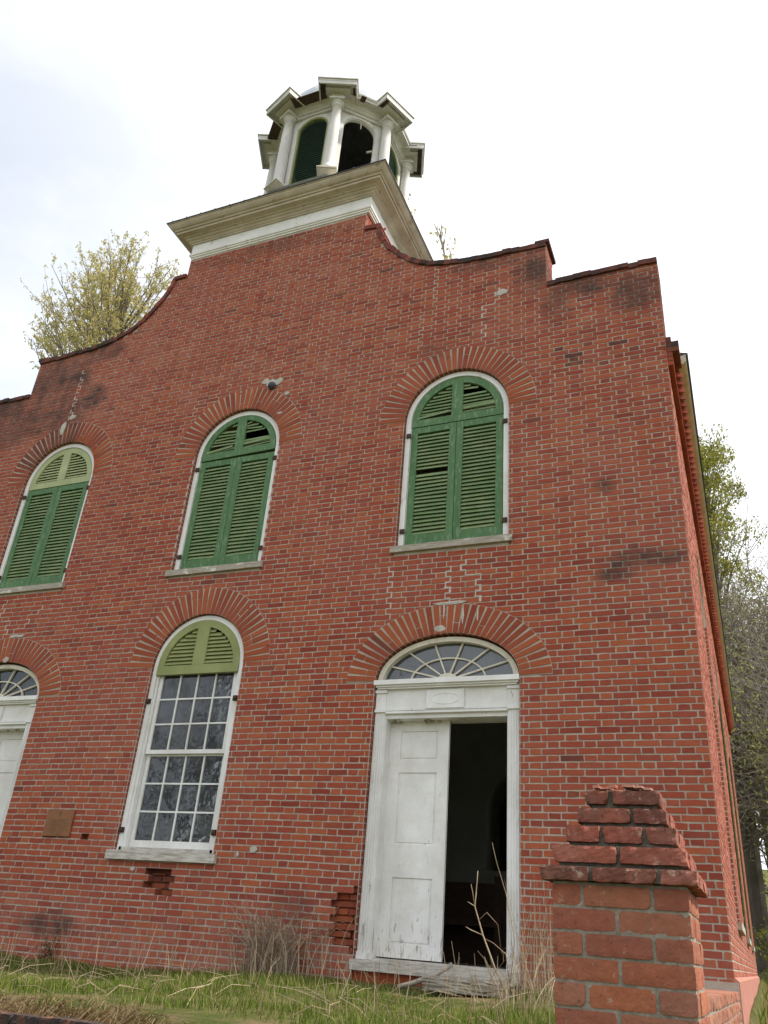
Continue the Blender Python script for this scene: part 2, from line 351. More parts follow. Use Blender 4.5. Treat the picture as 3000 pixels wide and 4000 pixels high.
def stain(x, z):
    s = 0
    for a, b in SPOT:
        if abs(x-a) < .07 and abs(z-b) < .035: s = max(s, .5)
    if rng.random() < .012: s = max(s, rng.uniform(.15, .4))
    return min(s, 1)
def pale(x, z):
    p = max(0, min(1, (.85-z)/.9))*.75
    p = max(p, .12 + .30*max(0, min(1, (z-5.0)/3.5)) + .16*math.sin(x*.9+z*.5+1)*math.sin(z*.8-x*.4))  # paler with height: sun-faded brick plus a lens-flare veil put into the colour
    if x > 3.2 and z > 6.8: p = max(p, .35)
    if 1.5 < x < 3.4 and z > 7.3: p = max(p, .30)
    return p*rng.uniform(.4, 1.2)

def bricks(mb, u0, u1, z0, z1, place, cuts=None, keep=None, st=None, pa=None, depth=.005, dj=None, zref=-.5):
    k = math.floor((z0 - zref)/CH)
    while True:
        za = zref + k*CH; zb = za + CH
        if za >= z1: break
        za_, zb_ = max(za, z0), min(zb, z1)
        if zb_-za_ > .02:
            for a, b in row_spans(u0, u1, k):
                segs = cuts(a, b, (za_+zb_)/2) if cuts else [(a, b)]
                for a_, b_ in segs:
                    if b_-a_ < .03: continue
                    uc, zc = (a_+b_)/2, (za_+zb_)/2
                    if keep and not keep(a_, b_, za_, zb_): continue
                    j = lambda q=.0028: rng.uniform(-q, q)
                    p = [(a_+JT/2+j(), za_+JT/2+j()), (b_-JT/2+j(), za_+JT/2+j()), (b_-JT/2+j(), zb_-JT/2+j()), (a_+JT/2+j(), zb_-JT/2+j())]
                    d0 = depth + (dj() if dj else 0)
                    # two extra points along the long edges keep the arrises from being ruler straight
                    m = rng.uniform(.35, .65); mu = a_+(b_-a_)*m
                    q = [p[0], (mu, za_+JT/2+j(.0028)), p[1], p[2], (mu, zb_-JT/2+j(.0028)), p[3]]
                    vs = [place(x, z, -(d0+j(.0016))) for x, z in q] + [place(x, z, .002) for x, z in q]
                    fs = [(0,1,4,5), (1,2,3,4)] + [(i, (i+1) % 6, 6+(i+1) % 6, 6+i) for i in range(6)]
                    mb.add(vs, fs, st=st(uc, zc) if st else 0, pa=pa(uc, zc) if pa else 0)
        k += 1

# ------------------------------------------------------------------ the church
church = tag(empty('church'), 'old red brick church with shuttered arched windows, stepped gable and white octagonal belfry', 'church')
FP = lambda u, z, d: (u, d, z)
def FW(u, z, d):       # courses that wander a little, as laid by hand
    k = min(1, max(0, (4.9-abs(u))/.6)); return (u, d, z + k*(.0055*math.sin(u*.83+z*.31+1.2) + .0035*math.sin(u*2.1-z*.9)))

outer = [(-(H), -.6)] + [(-x, z) for x, z in PROF[::-1] if x > 0] + [(x, z) for x, z in PROF if x > 0] + [(H, -.6)]
outer = [(max(-H, min(H, x)), z) for x, z in outer]
HOLES0 = DMG + ERODE; HROWS = []
def stair(P, x1=None):
    rows = []
    for k in range(math.floor((min(z for x, z in P)+.5)/CH), math.ceil((max(z for x, z in P)+.5)/CH)):
        zc = -.5+(k+.5)*CH; xs_ = [(a, b) for a, b in row_spans(min(x for x, z in P)-.3, x1 or max(x for x, z in P)+.3, k) if inpoly((a+b)/2, zc, P)]
        if xs_: rows.append((zc-CH/2, min(a for a, b in xs_), x1 or max(b for a, b in xs_)))
    HROWS.append(rows); lp = []
    for z, a, b in rows: lp += [(b, z), (b, z+CH)]
    for z, a, b in rows[::-1]: lp += [(a, z+CH), (a, z)]
    q = [p for i, p in enumerate(lp) if (abs(p[0]-lp[i-1][0]) + abs(p[1]-lp[i-1][1])) > 1e-5]
    return q
DMG = [stair(P) for P in DMG]; ERODE = [stair(P, 2.2895) for P in ERODE]
holes = [archpath(o['c'], o['w'], o['z0'], o['zs'], o['rise']) for o in OPEN] + DMG + ERODE
mb = MB(); mb.prism(outer, 0, .36, holes)
mb.build('mortar_wall', M_mortar, church)

def cuts(a, b, z):
    lim = 1.5605 if z > 9.47 else (4.2005 if z > 7.655 else 99)
    a, b = max(a, -lim), min(b, lim)
    if b-a < .03: return []
    segs = [(a, b)]
    for o in OPEN:
        if o['z0']-.002 < z < o['zs']: segs = sum(([(x, min(y, o['c']-o['w'])), (max(x, o['c']+o['w']), y)] if (x < o['c']+o['w'] and y > o['c']-o['w']) else [(x, y)] for x, y in segs), [])
    return [(x, y) for x, y in segs if y-x > .03]
def keep(a, b, za, zb):
    uc, zc = (a+b)/2, (za+zb)/2
    if zb > prof(uc)-.01 or zb > max(prof(a+.01), prof(b-.01)): return False
    for o in OPEN:
        if zc >= o['zs'] and all(((x-o['c'])/(o['ao']-.03))**2 + (max(0, z-o['zs'])/(o['bo']-.03))**2 < 1 for x in (a, b) for z in (za, zb)): return False
    for P in HOLES0:
        if inpoly(uc, zc, P): return False
    return True
mb = MB()
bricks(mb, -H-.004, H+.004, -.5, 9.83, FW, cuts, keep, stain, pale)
front = mb.build('front_wall', M_brick, church)
mb = MB()
for x0, za, zb in ((4.2, 7.70, 8.31), (1.56, 9.5, 9.80)): bricks(mb, -.003, .36, za, zb, lambda u, z, d, x0=x0: (x0-d, u, z), depth=.004)
mb.build('gable_step_returns', M_brick, church)

# ruined brickwork inside the holes
for rows in HROWS:
    mb = MB()
    for i, (z, a, b) in enumerate(rows):
        mb.box(a-.002, a+.006, -.003, .115, z+.005, z+CH-.005, st=.2)
        if b < 2.28: mb.box(b-.006, b+.002, -.003, .115, z+.005, z+CH-.005, st=.2)
        if i+1 == len(rows) or rows[i+1][1] > a+.02: mb.box(a+.006, min(b, rows[i+1][1] if i+1 < len(rows) else b), -.002, .115, z+CH-.004, z+CH+.003, st=.3)
    mb.build('broken_edge', M_arch, church)
mb = MB(); mb.box(-.2, .3, .11, .14, .4, .8, st=.5); mb.build('hole_backing', M_arch, church); mb = MB(); mb.box(-1.25, -1.0, .07, .1, .88, 1.12, st=.3); mb.build('hole_backing', M_arch, church)
mb = MB(); mb.box(1.86, 2.288, .085, .12, -.05, 1.0, st=.1)
bricks(mb, 1.86, 2.285, 0.0, .9, lambda u, z, d: (u, .085+d, z), st=lambda x, z: rng.uniform(0, .25), dj=lambda: rng.uniform(.015, .066), depth=.01)
mb.build('broken_brickwork', M_arch, church); mb = MB()
bricks(mb, -.12, .22, .45, .72, lambda u, z, d: (u, .11+d, z), st=lambda x, z: rng.uniform(.2, .6), dj=lambda: rng.uniform(.0, .05))
mb.build('broken_brickwork', M_arch, church)

# brick arches
def brick_arch(o, n=34):
    mb = MB(); mm = MB()
    inn = arch(o['c'], o['w'], o['zs'], o['rise'], 60); ou = arch(o['c'], o['ao'], o['zs'], o['bo'], 60)
    mm.strip(ou, inn, -.0062, .02)
    P = lambda t, k: (o['c'] + (o['w']+(o['ao']-o['w'])*k)*math.cos(t), o['zs'] + (o['rise']+(o['bo']-o['rise'])*k)*math.sin(t))
    # equal spacing along the middle of the ring
    S = [0]; T = [math.pi*i/400 for i in range(401)]
    for a, b in zip(T, T[1:]):
        p, q = P(a, .6), P(b, .6); S.append(S[-1] + math.hypot(p[0]-q[0], p[1]-q[1]))
    def tt(s_): return float(np.interp(s_*S[-1], S, T))
    for i in range(n):
        e = .0055
        t0, t1 = tt(i/n), tt((i+1)/n); dt = t1-t0
        a0, a1 = t0+dt*.085, t1-dt*.085; b0, b1 = t0+dt*.16, t1-dt*.16
        segs = [(0.012, .985)]
        if rng.random() < .22: c_ = rng.choice((.35, .62)); segs = [(0.012, c_-.018), (c_+.018, .985)]
        for k0, k1 in segs:
            f0, f1 = [(a0*(1-k)+b0*k, a1*(1-k)+b1*k) for k in (k0, k1)]
            q = [P(f0[0], k0), P(f0[1], k0), P(f1[1], k1), P(f1[0], k1)]
            q = [(x+rng.uniform(-.002,.002), z+rng.uniform(-.002,.002)) for x, z in q]
            vs = [(x, -.0125+rng.uniform(-.0015,.0015), z) for x, z in q] + [(x, .005, z) for x, z in q]
            x_, z_ = q[0]
            s_ = stain(x_, z_)
            if o['c'] < -2 and o['zs'] > 5 and 1.3 < t0 < 2.7: s_ = max(s_, .45)
            mb.add(vs, [(0,1,2,3)] + [(j, (j+1) % 4, 4+(j+1) % 4, 4+j) for j in range(4)], st=s_, pa=.1)
        # soffit bricks under the ring
    a = mb.build('brick_arch', M_arch, church); mm.build('arch_mortar', M_mortar, a)
    s = MB(); ni = 34
    for i in range(ni):
        t0, t1 = math.pi*(i+.08)/ni, math.pi*(i+.92)/ni
        p, q = P(t0, 0), P(t1, 0); c = Vector((o['c'], o['zs']))
        pi, qi = [tuple(c + (Vector(x)-c)*.9965) for x in (p, q)]
        s.add([(pi[0], -.004, pi[1]), (qi[0], -.004, qi[1]), (qi[0], .12, qi[1]), (pi[0], .12, pi[1]),
               (p[0], -.004, p[1]), (q[0], -.004, q[1]), (q[0], .12, q[1]), (p[0], .12, p[1])],
              [(0,1,2,3), (0,4,5,1), (1,5,6,2), (2,6,7,3), (3,7,4,0)], st=.2)
    s.build('arch_soffit', M_arch, a)
for o in OPEN: brick_arch(o)
# jamb bricks
for o in OPEN:
    for sgn in (-1, 1):
        mb = MB(); x0 = o['c'] + sgn*o['w']
        pl = (lambda u, z, d, x0=x0, sgn=sgn: (x0 - sgn*(-d), u, z))
        bricks(mb, -.004, .115, o['z0'], o['zs'], pl, st=lambda u, z: rng.uniform(0, .3), depth=.0035); mb.build('brick_jamb', M_brick, church)

# coping of bricks on edge along the gable profile
for sgn in (-1, 1):
    mb = MB(); pts = [(sgn*x, z) for x, z in PROF[2:]]
    for (xa, za), (xb, zb) in zip(pts, pts[1:]):
        if abs(xa-xb) < .01: continue
        L_ = math.hypot(xb-xa, zb-za); n = max(1, round(L_/.105)); d = Vector((xb-xa, 0, zb-za))/n; nrm = Vector((-d.z, 0, d.x)).normalized()
        if nrm.z < 0: nrm = -nrm
        for i in range(n):
            c = Vector((xa, 0, za)) + d*(i+.5) + nrm*(-.015+rng.uniform(-.01, .008)); y0 = -.035+rng.uniform(-.008, .01)
            mb.obox((c.x, (y0+.40)/2, c.z), d*.497, (0, (.40-y0)/2, 0), nrm*(.036+rng.uniform(-.004,.003)), st=rng.uniform(.35, .95) if abs(xa) > 2.2 else rng.uniform(0, .45))
    # moulded end of the upper step
    mb.build('coping', M_cope, church); mb = MB(); mb.box(min(sgn*4.06, sgn*4.245), max(sgn*4.06, sgn*4.245), -.03, .4, 8.335, 8.385, st=.6); mb.build('coping_end', M_cope, church)

# repaired cracks, pointing smears and paint drips
mb = MB()
def crack(x0, z0, x1, z1, wd=.027, skip=0):
    k = math.floor((z0+.5)/CH); k1 = math.floor((z1+.5)/CH); px = None; st_ = 1 if k1 > k else -1
    for r in range(k, k1+st_, st_):
        t = (r-k)/max(1, abs(k1-k))*st_; xt = x0+(x1-x0)*t
        js = [a for a, b in row_spans(xt-.3, xt+.3, r)][1:]
        x = min(js, key=lambda q: abs(q-xt)); z = -.5+r*CH
        w2 = wd*rng.uniform(.35, 1.15)/2
        if rng.random() >= skip:
            mb.add([(x-w2, -.0068, z), (x+w2, -.0068, z+.002), (x+w2*rng.uniform(.6,1.4), -.0068, z+CH), (x-w2*rng.uniform(.6,1.4), -.0068, z+CH),
                    (x-w2, .0, z), (x+w2, .0, z), (x+w2, .0, z+CH), (x-w2, .0, z+CH)], [(0,1,2,3),(0,1,5,4),(1,2,6,5),(2,3,7,6),(3,0,4,7)])
            if px is not None and abs(px-x) < .3:
                zz = z if st_ > 0 else z+CH; h = wd*rng.uniform(.45, .85)/2
                a, b = min(px, x), max(px, x)
                mb.box(a-w2, b+w2, -.0066, 0, zz-h, zz+h)
        px = x
    mb.build('pointed_crack', M_patch, church); mb.__init__()
crack(3.30, 3.95, 3.34, 3.5); crack(3.12, 3.86, 3.05, 3.5); crack(2.46, 3.95, 2.43, 3.35, .018)
crack(3.36, 6.95, 3.34, 7.28, .016); crack(3.36, 7.28, 3.62, 7.75, .022)
crack(2.48, 7.0, 2.50, 7.6, .012, .3); crack(2.64, 7.7, 2.66, 8.35, .014, .2)
crack(-2.95, 3.55, -2.7, 3.9, .018); crack(-3.2, 3.5, -3.35, 4.0, .018)
crack(-3.25, 6.95, -3.2, 7.9, .017, .5)
def blob(x, z, rx, rz, n=11, y=-.0142):
    P = [(x+rx*math.cos(6.283*i/n)*rng.uniform(.65,1.15), z+rz*math.sin(6.283*i/n)*rng.uniform(.65,1.15)) for i in range(n)]
    mb.add([(p[0], y, p[1]) for p in P] + [(p[0], 0, p[1]) for p in P] + [(x, y-.004, z)],
           [(i, (i+1) % n, 2*n) for i in range(n)] + [(i, (i+1) % n, n+(i+1) % n, n+i) for i in range(n)])
    mb.build('mortar_patch', M_patch, church); mb.__init__()
for b in [(3.10,3.475,.2,.022), (3.03,3.40,.012,.09), (2.99,3.2,.07,.035), (3.24,3.33,.014,.1), (3.40,3.33,.012,.09), (3.62,7.66,.085,.055), (-3.25,6.85,.05,.13), (-3.12,7.03,.06,.05),
          (.30,6.97,.06,.05), (.52,6.95,.05,.05), (.42,6.92,.12,.07), (.66,6.70,.04,.035), (.60,6.39,.04,.02), (1.11,.98,.045,.04), (.93,.93,.02,.03), (-.33,.74,.03,.02), (-2.95,3.49,.16,.025), (-3.02,3.17,.05,.04)]: blob(*b)
mb = MB()
for i in range(150):
    x, z = rng.uniform(-2.2, 2.6), rng.uniform(6.3, 9.7)
    if i > 95: x, z = rng.uniform(-5, 5.2), rng.uniform(.3, 7)
    if z > prof(x)-.15 or any(abs(x-o['c']) < o['ao']+.02 and o['z0']-.1 < z < o['zs']+o['bo']+.02 for o in OPEN): continue
    l = rng.uniform(.01, .035); mb.box(x, x+rng.uniform(.002, .0045), -.0075, -.003, z, z+l)
tag(mb.build('paint_drips', M_whiteclean, church), kind='stuff')

# ---------------------------------------------------------------- windows
def slats(mb, xa, xb, za, zb, y, sp=.05, clip=None, broken=0.0, tilt=0.0):
    n = int((zb-za)/sp); z = za + (zb-za-n*sp)/2 + sp/2
    for i in range(n):
        a, b = xa, xb
        if clip:
            r = clip(z+.02)
            if r is None: z += sp; continue
            a, b = max(a, r[0]), min(b, r[1])
        if b-a > .03 and rng.random() >= broken:
            t = tilt*rng.uniform(-1, 1) + rng.uniform(-.002, .002); dy, dz = .0145, .0235
            e = .0045
            vs = []
            for x, dt in ((a, -t), (b, t)):
                for yy, zz in ((-dy, -dz), (-dy+e, -dz-e), (dy+e, dz-e), (dy, dz)): vs.append((x, y+yy, z+zz+dt))
            mb.add(vs, [(0,1,2,3), (7,6,5,4), (0,4,5,1), (1,5,6,2), (2,6,7,3), (3,7,4,0)])
        z += sp
def leaf(parent, xa, xb, z0, z1, y, mat, hinge=None, mid=None):
    """rectangular louvred shutter leaf"""
    st_ = .082; f = MB(); s = MB()
    f.box(xa, xa+st_, y, y+.035, z0, z1); f.box(xb-st_, xb, y, y+.035, z0, z1)
    f.box(xa+st_, xb-st_, y+.002, y+.033, z0, z0+.16); f.box(xa+st_, xb-st_, y+.002, y+.033, z1-.085, z1)
    slats(s, xa+st_-.004, xb-st_+.004, z0+.165, z1-.09, y+.018, .0505, broken=.012, tilt=.004)
    o = f.build('louvre_shutter', mat, parent); s.build('louvre_slats', M_slat, o); return o

def upper_window(c, lun_mat, seed, slat_mat=None, brk=(0, 0), tl=(0, 0)):
    rng.seed(seed); half, zs, z0 = .645, 5.917, 4.205
    f = MB()
    f.strip(archpath(0, half, z0, zs, half), archpath(0, half-.062, z0, zs, half-.062), .045, .15)
    f.strip(archpath(0, half-.058, z0, zs, half-.058), archpath(0, half-.072, z0, zs, half-.072), .07, .15)
    wf = f.build('window_frame', M_whiteclean, church, loc=(c, 0, 0))
    hi = half-.075; zr = zs-.075
    for xa, xb in ((-hi, -.003), (.003, hi)): leaf(wf, xa, xb, z0+.005, zr-.008, .058, M_green)
    # lunette: arched head with its own louvres
    l = MB(); l.strip([(-hi, zr)]+arch(0, hi, zs, hi)+[(hi, zr)], [(-hi+.085, zr+.06)]+arch(0, hi-.085, zs, hi-.085)+[(hi-.085, zr+.06)], .052, .09)
    l.box(-hi, hi, .0525, .0895, zr, zr+.10); l.box(-.07, .07, .051, .0885, zr+.1, zs+hi-.07)
    lo = l.build('lunette_shutter', lun_mat, wf)
    s = MB(); cl = lambda z: (lambda q: (-q, q) if q > .12 else None)(math.sqrt(max(0, (hi-.08)**2-(z-zs)**2)) if z > zs else hi-.08)
    slats(s, -hi, -.066, zr+.105, zs+hi-.09, .072, .0475, cl, brk[0], tl[0]); slats(s, .066, hi, zr+.105, zs+hi-.09, .072, .0475, cl, brk[1], tl[1])
    if brk[0]: s.bar((-hi+.06, .058, zr+.125), (-.1, .052, zr+.165), .03, .012)
    if brk[1]: s.bar((.08, .052, zr+.17), (hi-.1, .058, zr+.19), .035, .012)
    s.build('lunette_slats', slat_mat or M_slat, lo)
    if brk[0] > .2:
        an = rad(-1.5); c_, s_ = math.cos(an), math.sin(an); lo.rotation_euler = (0, an, 0); lo.location = (-s_*zr*1.0, -.004, zr-c_*zr+.02)
    s = MB(); s.box(-.70, .70, -.045, .14, 4.128, 4.204); s.build('sill', M_greywood, wf)
    for x in (-half+.045, half-.045):
        for z in (4.42, 5.72): h = MB(); h.box(x-.028, x+.028, .028, .05, z-.028, z+.028); h.build('hinge', M_iron, wf)
    return wf
upper_window(-WX, M_pale, 3, M_pale)
upper_window(0, M_green, 4, None, (.3, .35), (.012, .02))
upper_window(WX, M_green, 5, None, (.12, .12), (.008, .008))

# lower middle sash window
rng.seed(11)
half, zs, z0 = .625, 2.953, .925
f = MB(); f.strip(archpath(0, half, z0, zs, half), archpath(0, half-.058, z0, zs, half-.058), .03, .16)
f.strip(archpath(0, half-.05, z0, zs, half-.05), archpath(0, half-.085, z0, zs, half-.085), .055, .16)
wf = f.build('window_frame', M_white, church)
hi = half-.058; zr = 2.86
l = MB(); l.strip([(-hi, zr)]+arch(0, hi, zs, hi)+[(hi, zr)], [(-hi+.09, zr+.06)]+arch(0, hi-.09, zs, hi-.09)+[(hi-.09, zr+.06)], .02, .055)
l.box(-hi, hi, .0205, .0545, zr, zr+.11); l.box(-.085, .085, .019, .0535, zr+.11, zs+hi-.075)
lo = l.build('lunette_shutter', M_lime, wf, label='yellow-green louvred lunette above the sash')
s = MB(); cl = lambda z: (lambda q: (-q, q) if q > .12 else None)(math.sqrt(max(0, (hi-.085)**2-(z-zs)**2)) if z > zs else hi-.085)
slats(s, -hi, -.08, zr+.115, zs+hi-.1, .04, .047, cl); slats(s, .08, hi, zr+.115, zs+hi-.1, .04, .047, cl); s.build('lunette_slats', M_lime, lo)
g = MB(); sw = .535
def sash(za, zb, y, bot, top):
    g.box(-sw, -sw+.045, y, y+.035, za, zb); g.box(sw-.045, sw, y, y+.035, za, zb)
    g.box(-sw+.045, sw-.045, y+.001, y+.034, za, za+bot); g.box(-sw+.045, sw-.045, y+.001, y+.034, zb-top, zb)
    x0, x1, a, b = -sw+.045, sw-.045, za+bot, zb-top
    for i in (1, 2, 3): x = x0+(x1-x0)*i/4; g.box(x-.009, x+.009, y+.004, y+.03, a, b)
    for i in (1, 2):
        z = a+(b-a)*i/3; g.box(x0, x1, y+.0045, y+.0295, z-.009, z+.009)
sash(1.955, 2.90, .075, .045, .03); sash(.955, 1.975, .115, .085, .04)
g.build('sash', M_white, wf)
q = MB(); q.box(-sw+.03, sw-.03, .094, .097, 1.97, 2.89); q.box(-sw+.03, sw-.03, .134, .137, 1.0, 1.96); q.build('window_glass', M_glass, wf)
s = MB(); s.box(-.69, .69, -.055, .16, .83, .922); s.build('sill', M_sill, wf); s = MB(); s.box(-.60, .60, .03, .15, .923, .962); s.build('sill_rail', M_sill, wf)
for x in (-half+.03, half-.035):
    for z in (1.13, 2.55): h = MB(); h.box(x-.026, x+.026, .008, .034, z-.028, z+.028); h.box(x-.012, x+.03, -.006, .01, z-.012, z+.02); h.build('hinge', M_iron, wf)
# the white boarded lining and blind seen through the panes
b = MB(); b.box(-.62, -.40, .16, .40, .9, 3.0); b.build('inner_lining', M_plaster, wf); b = MB(); b.box(.30, .52, .16, .17, .98, 1.36); b.build('blind', M_plaster, wf)

# ---------------------------------------------------------------- doors
def door(c, open_right):
    hw = .760
    f = MB()
    # fluted pilaster architraves
    for sg in (-1, 1):
        a, b = sorted((sg*hw, sg*(hw-.115)))
        f.box(a, b, .05, .20, .10, 2.376)
        for i in range(4): x = a+.016+i*.026; f.box(x, x+.014, .043, .05, .16, 2.33)
        f.box(a-.004, b+.004, .036, .05, .10, .16)
        f.box(a-.005, b+.005, .030, .05, 2.345, 2.375); f.box(a, b, .042, .20, 2.376, 2.60); f.box(a-.008, b+.008, .026, .05, 2.545, 2.575)
        # inner jamb lining
        a, b = sorted((sg*(hw-.115), sg*(hw-.125))); f.box(a, b, .06, .33, .10, 2.31)
    f.box(-hw+.115, hw-.115, .07, .33, 2.285, 2.325)
    f.box(-hw+.115, hw-.115, .052, .20, 2.325, 2.60)
    f.box(-hw+.12, hw-.12, .036, .05, 2.33, 2.352); f.box(-hw+.12, hw-.12, .041, .05, 2.36, 2.378)
    df = f.build('door_frame', M_white, church, loc=(c, 0, 0))
    t = MB(); t.box(-.20, .20, .030, .05, 2.372, 2.56)
    t.strip([(.155*math.cos(6.2832*i/28), 2.468+.058*math.sin(6.2832*i/28)) for i in range(28)], [(.147*math.cos(6.2832*i/28), 2.468+.051*math.sin(6.2832*i/28)) for i in range(28)], .0265, .03, closed=True)
    t.build('oval_tablet', M_white, df)
    s = MB(); s.box(-hw-.012, hw+.01, -.028, .18, 2.618, 2.668); s.box(-hw+.004, hw-.004, -.005, .05, 2.598, 2.618); s.box(-hw+.02, hw-.02, .012, .05, 2.58, 2.598); s.build('transom_ledge', M_white, df)
    # fanlight
    b = MB(); zs, r1, r2 = 2.668, hw-.005, .452
    E = lambda hw_, rs: [(hw_*math.cos(math.pi*(1-i/40)), zs+rs*math.sin(math.pi*(1-i/40))) for i in range(41)]
    b.strip(E(r1, r2), E(r1-.055, r2-.05), .04, .16)
    b.strip(E(.41, .245), E(.395, .231), .085, .11)
    for k in range(1, 7):
        a = math.pi*k/7
        e = (( r1-.03)*math.cos(a), zs+(r2-.03)*math.sin(a)); i_ = (.09*math.cos(a), zs+.06*math.sin(a))
        b.bar((i_[0], .097, i_[1]), (e[0], .097, e[1]), .015, .026)
    b.prism(E(.11, .075)[::-1], .075, .115)
    b.build('fanlight_bars', M_cream, df)
    g = MB(); g.prism(E(r1-.03, r2-.03)[::-1], .112, .115); g.build('fanlight_glass', M_glass, df)
    # threshold
    t = MB(); t.box(-hw-.03, hw+.02, -.035, .34, .012, .098); t.box(-hw+.1, hw-.1, .12, .34, .098, .118); t.build('threshold', M_sill, df); t = MB(); t.box(-hw-.01, hw+.01, .02, .34, -.4, .010); t.build('door_footing', M_arch, df)
    def panel_leaf(xa, xb, y):
        m = MB(); zz = [.13, .245, .805, 1.10, 1.775, 1.90, 2.185, 2.285]
        st_ = .115
        m.box(xa, xb, y+.012, y+.04, .13, 2.285)
        m.box(xa, xa+st_, y, y+.012, .13, 2.285); m.box(xb-st_, xb, y, y+.012, .13, 2.285)
        for a, b_ in ((.13, .245), (.805, 1.10), (1.775, 1.90), (2.185, 2.285)): m.box(xa+st_, xb-st_, y+.0005, y+.012, a, b_)
        for a, b_ in ((.245, .805), (1.10, 1.775), (1.90, 2.185)): m.box(xa+st_+.02, xb-st_-.02, y+.006, y+.013, a+.02, b_-.02)
        return m.build('door_leaf', M_white, df)
    panel_leaf(-hw+.125, -.003, .21)
    if open_right:
        o = MB(); o.box(hw-.17, hw-.13, .34, .98, .13, 2.285)
        for a, b_ in ((.245, .805), (1.10, 1.775), (1.90, 2.185)): o.box(hw-.178, hw-.17, .45, .87, a, b_)
        o.build('open_door_leaf', M_white, df)
    else: panel_leaf(.003, hw-.125, .21)
    # mud daubs under the lintel
    for i in range(12):
        x = rng.choice((rng.uniform(-.3, -.05), rng.uniform(.05, .6), rng.uniform(-.62, -.5))); 
        if not open_right and i > 3: break
        P = [(x+rng.uniform(.015,.035)*math.cos(6.28*k/7), rng.uniform(.10, .11)+.02*math.sin(6.28*k/7)) for k in range(7)]
        y = rng.uniform(.08, .19); d = MB()
        d.add([(p[0], y+p[1]-.1, 2.2845) for p in P]+[(x, y, 2.255)], [(k, (k+1) % 7, 7) for k in range(7)]); d.build('mud_nest', M_stone, df)
    return df
rng.seed(21); door(-WX, False); door(WX, True)

# ---------------------------------------------------------------- side wall (right), eaves, plinth
SL = 17.3
SP = lambda u, z, d: (H - d, u, z)       # d negative = outwards
WY = [(3.55, .78), (8.0, .78), (12.5, .78)]
sz0, szs = .72, 4.62
sh = [archpath(y, hw_, sz0, szs, hw_, 16) for y, hw_ in WY]
mb = MB(); mb.prism([(.36, -.6), (.36, 6.3), (SL, 6.3), (SL, -.6)], 0, .35, sh, place=SP)
mb.prism([(.36, -.6), (.36, 6.3), (SL, 6.3), (SL, -.6)], 0, .35, sh, place=lambda u, z, d: (-H+d, u, z))                       # far side wall
mb.box(-H+.35, H-.35, SL-.35, SL, -.6, 6.3)                # rear wall
sm = mb.build('mortar_side_wall', M_mortar, church)
def scut(a, b, z):
    segs = [(a, b)]
    for y, hw_ in WY:
        if sz0 < z < szs: q = hw_
        elif szs <= z < szs+hw_: q = math.sqrt(hw_**2-(z-szs)**2)
        else: continue
        segs = sum(([(s_, min(e_, y-q)), (max(s_, y+q), e_)] if (s_ < y+q and e_ > y-q) else [(s_, e_)] for s_, e_ in segs), [])
    return segs
mb = MB(); bricks(mb, -.005, SL, .20, 6.3, SP, scut, None, lambda u, z: rng.uniform(0, .15), lambda u, z: rng.uniform(.45, .95), depth=.004)
bricks(mb, 0, .36, 6.3, 7.655, SP, st=lambda u, z: .5, depth=.004)
for y, hw_ in WY:      # far reveals face the street
    bricks(mb, H-.2, H+.003, sz0, szs, lambda u, z, d, y=y, hw_=hw_: (u, y+hw_+d, z), depth=.004, st=lambda u, z: rng.uniform(.1, .4))
side = mb.build('side_wall', M_brick, church)
for y, hw_ in WY:
    f = MB(); f.strip(archpath(y, hw_, sz0, szs, hw_), archpath(y, hw_-.09, sz0, szs, hw_-.09), .05, .16, place=lambda u, z, d: (-H+d, u, z)); sf = f.build('window_frame', M_white, church)
    g = MB(); g.box(-H+.115, -H+.12, y-hw_+.05, y+hw_-.05, sz0, szs+hw_-.1); g.build('window_glass', M_glass, sf)
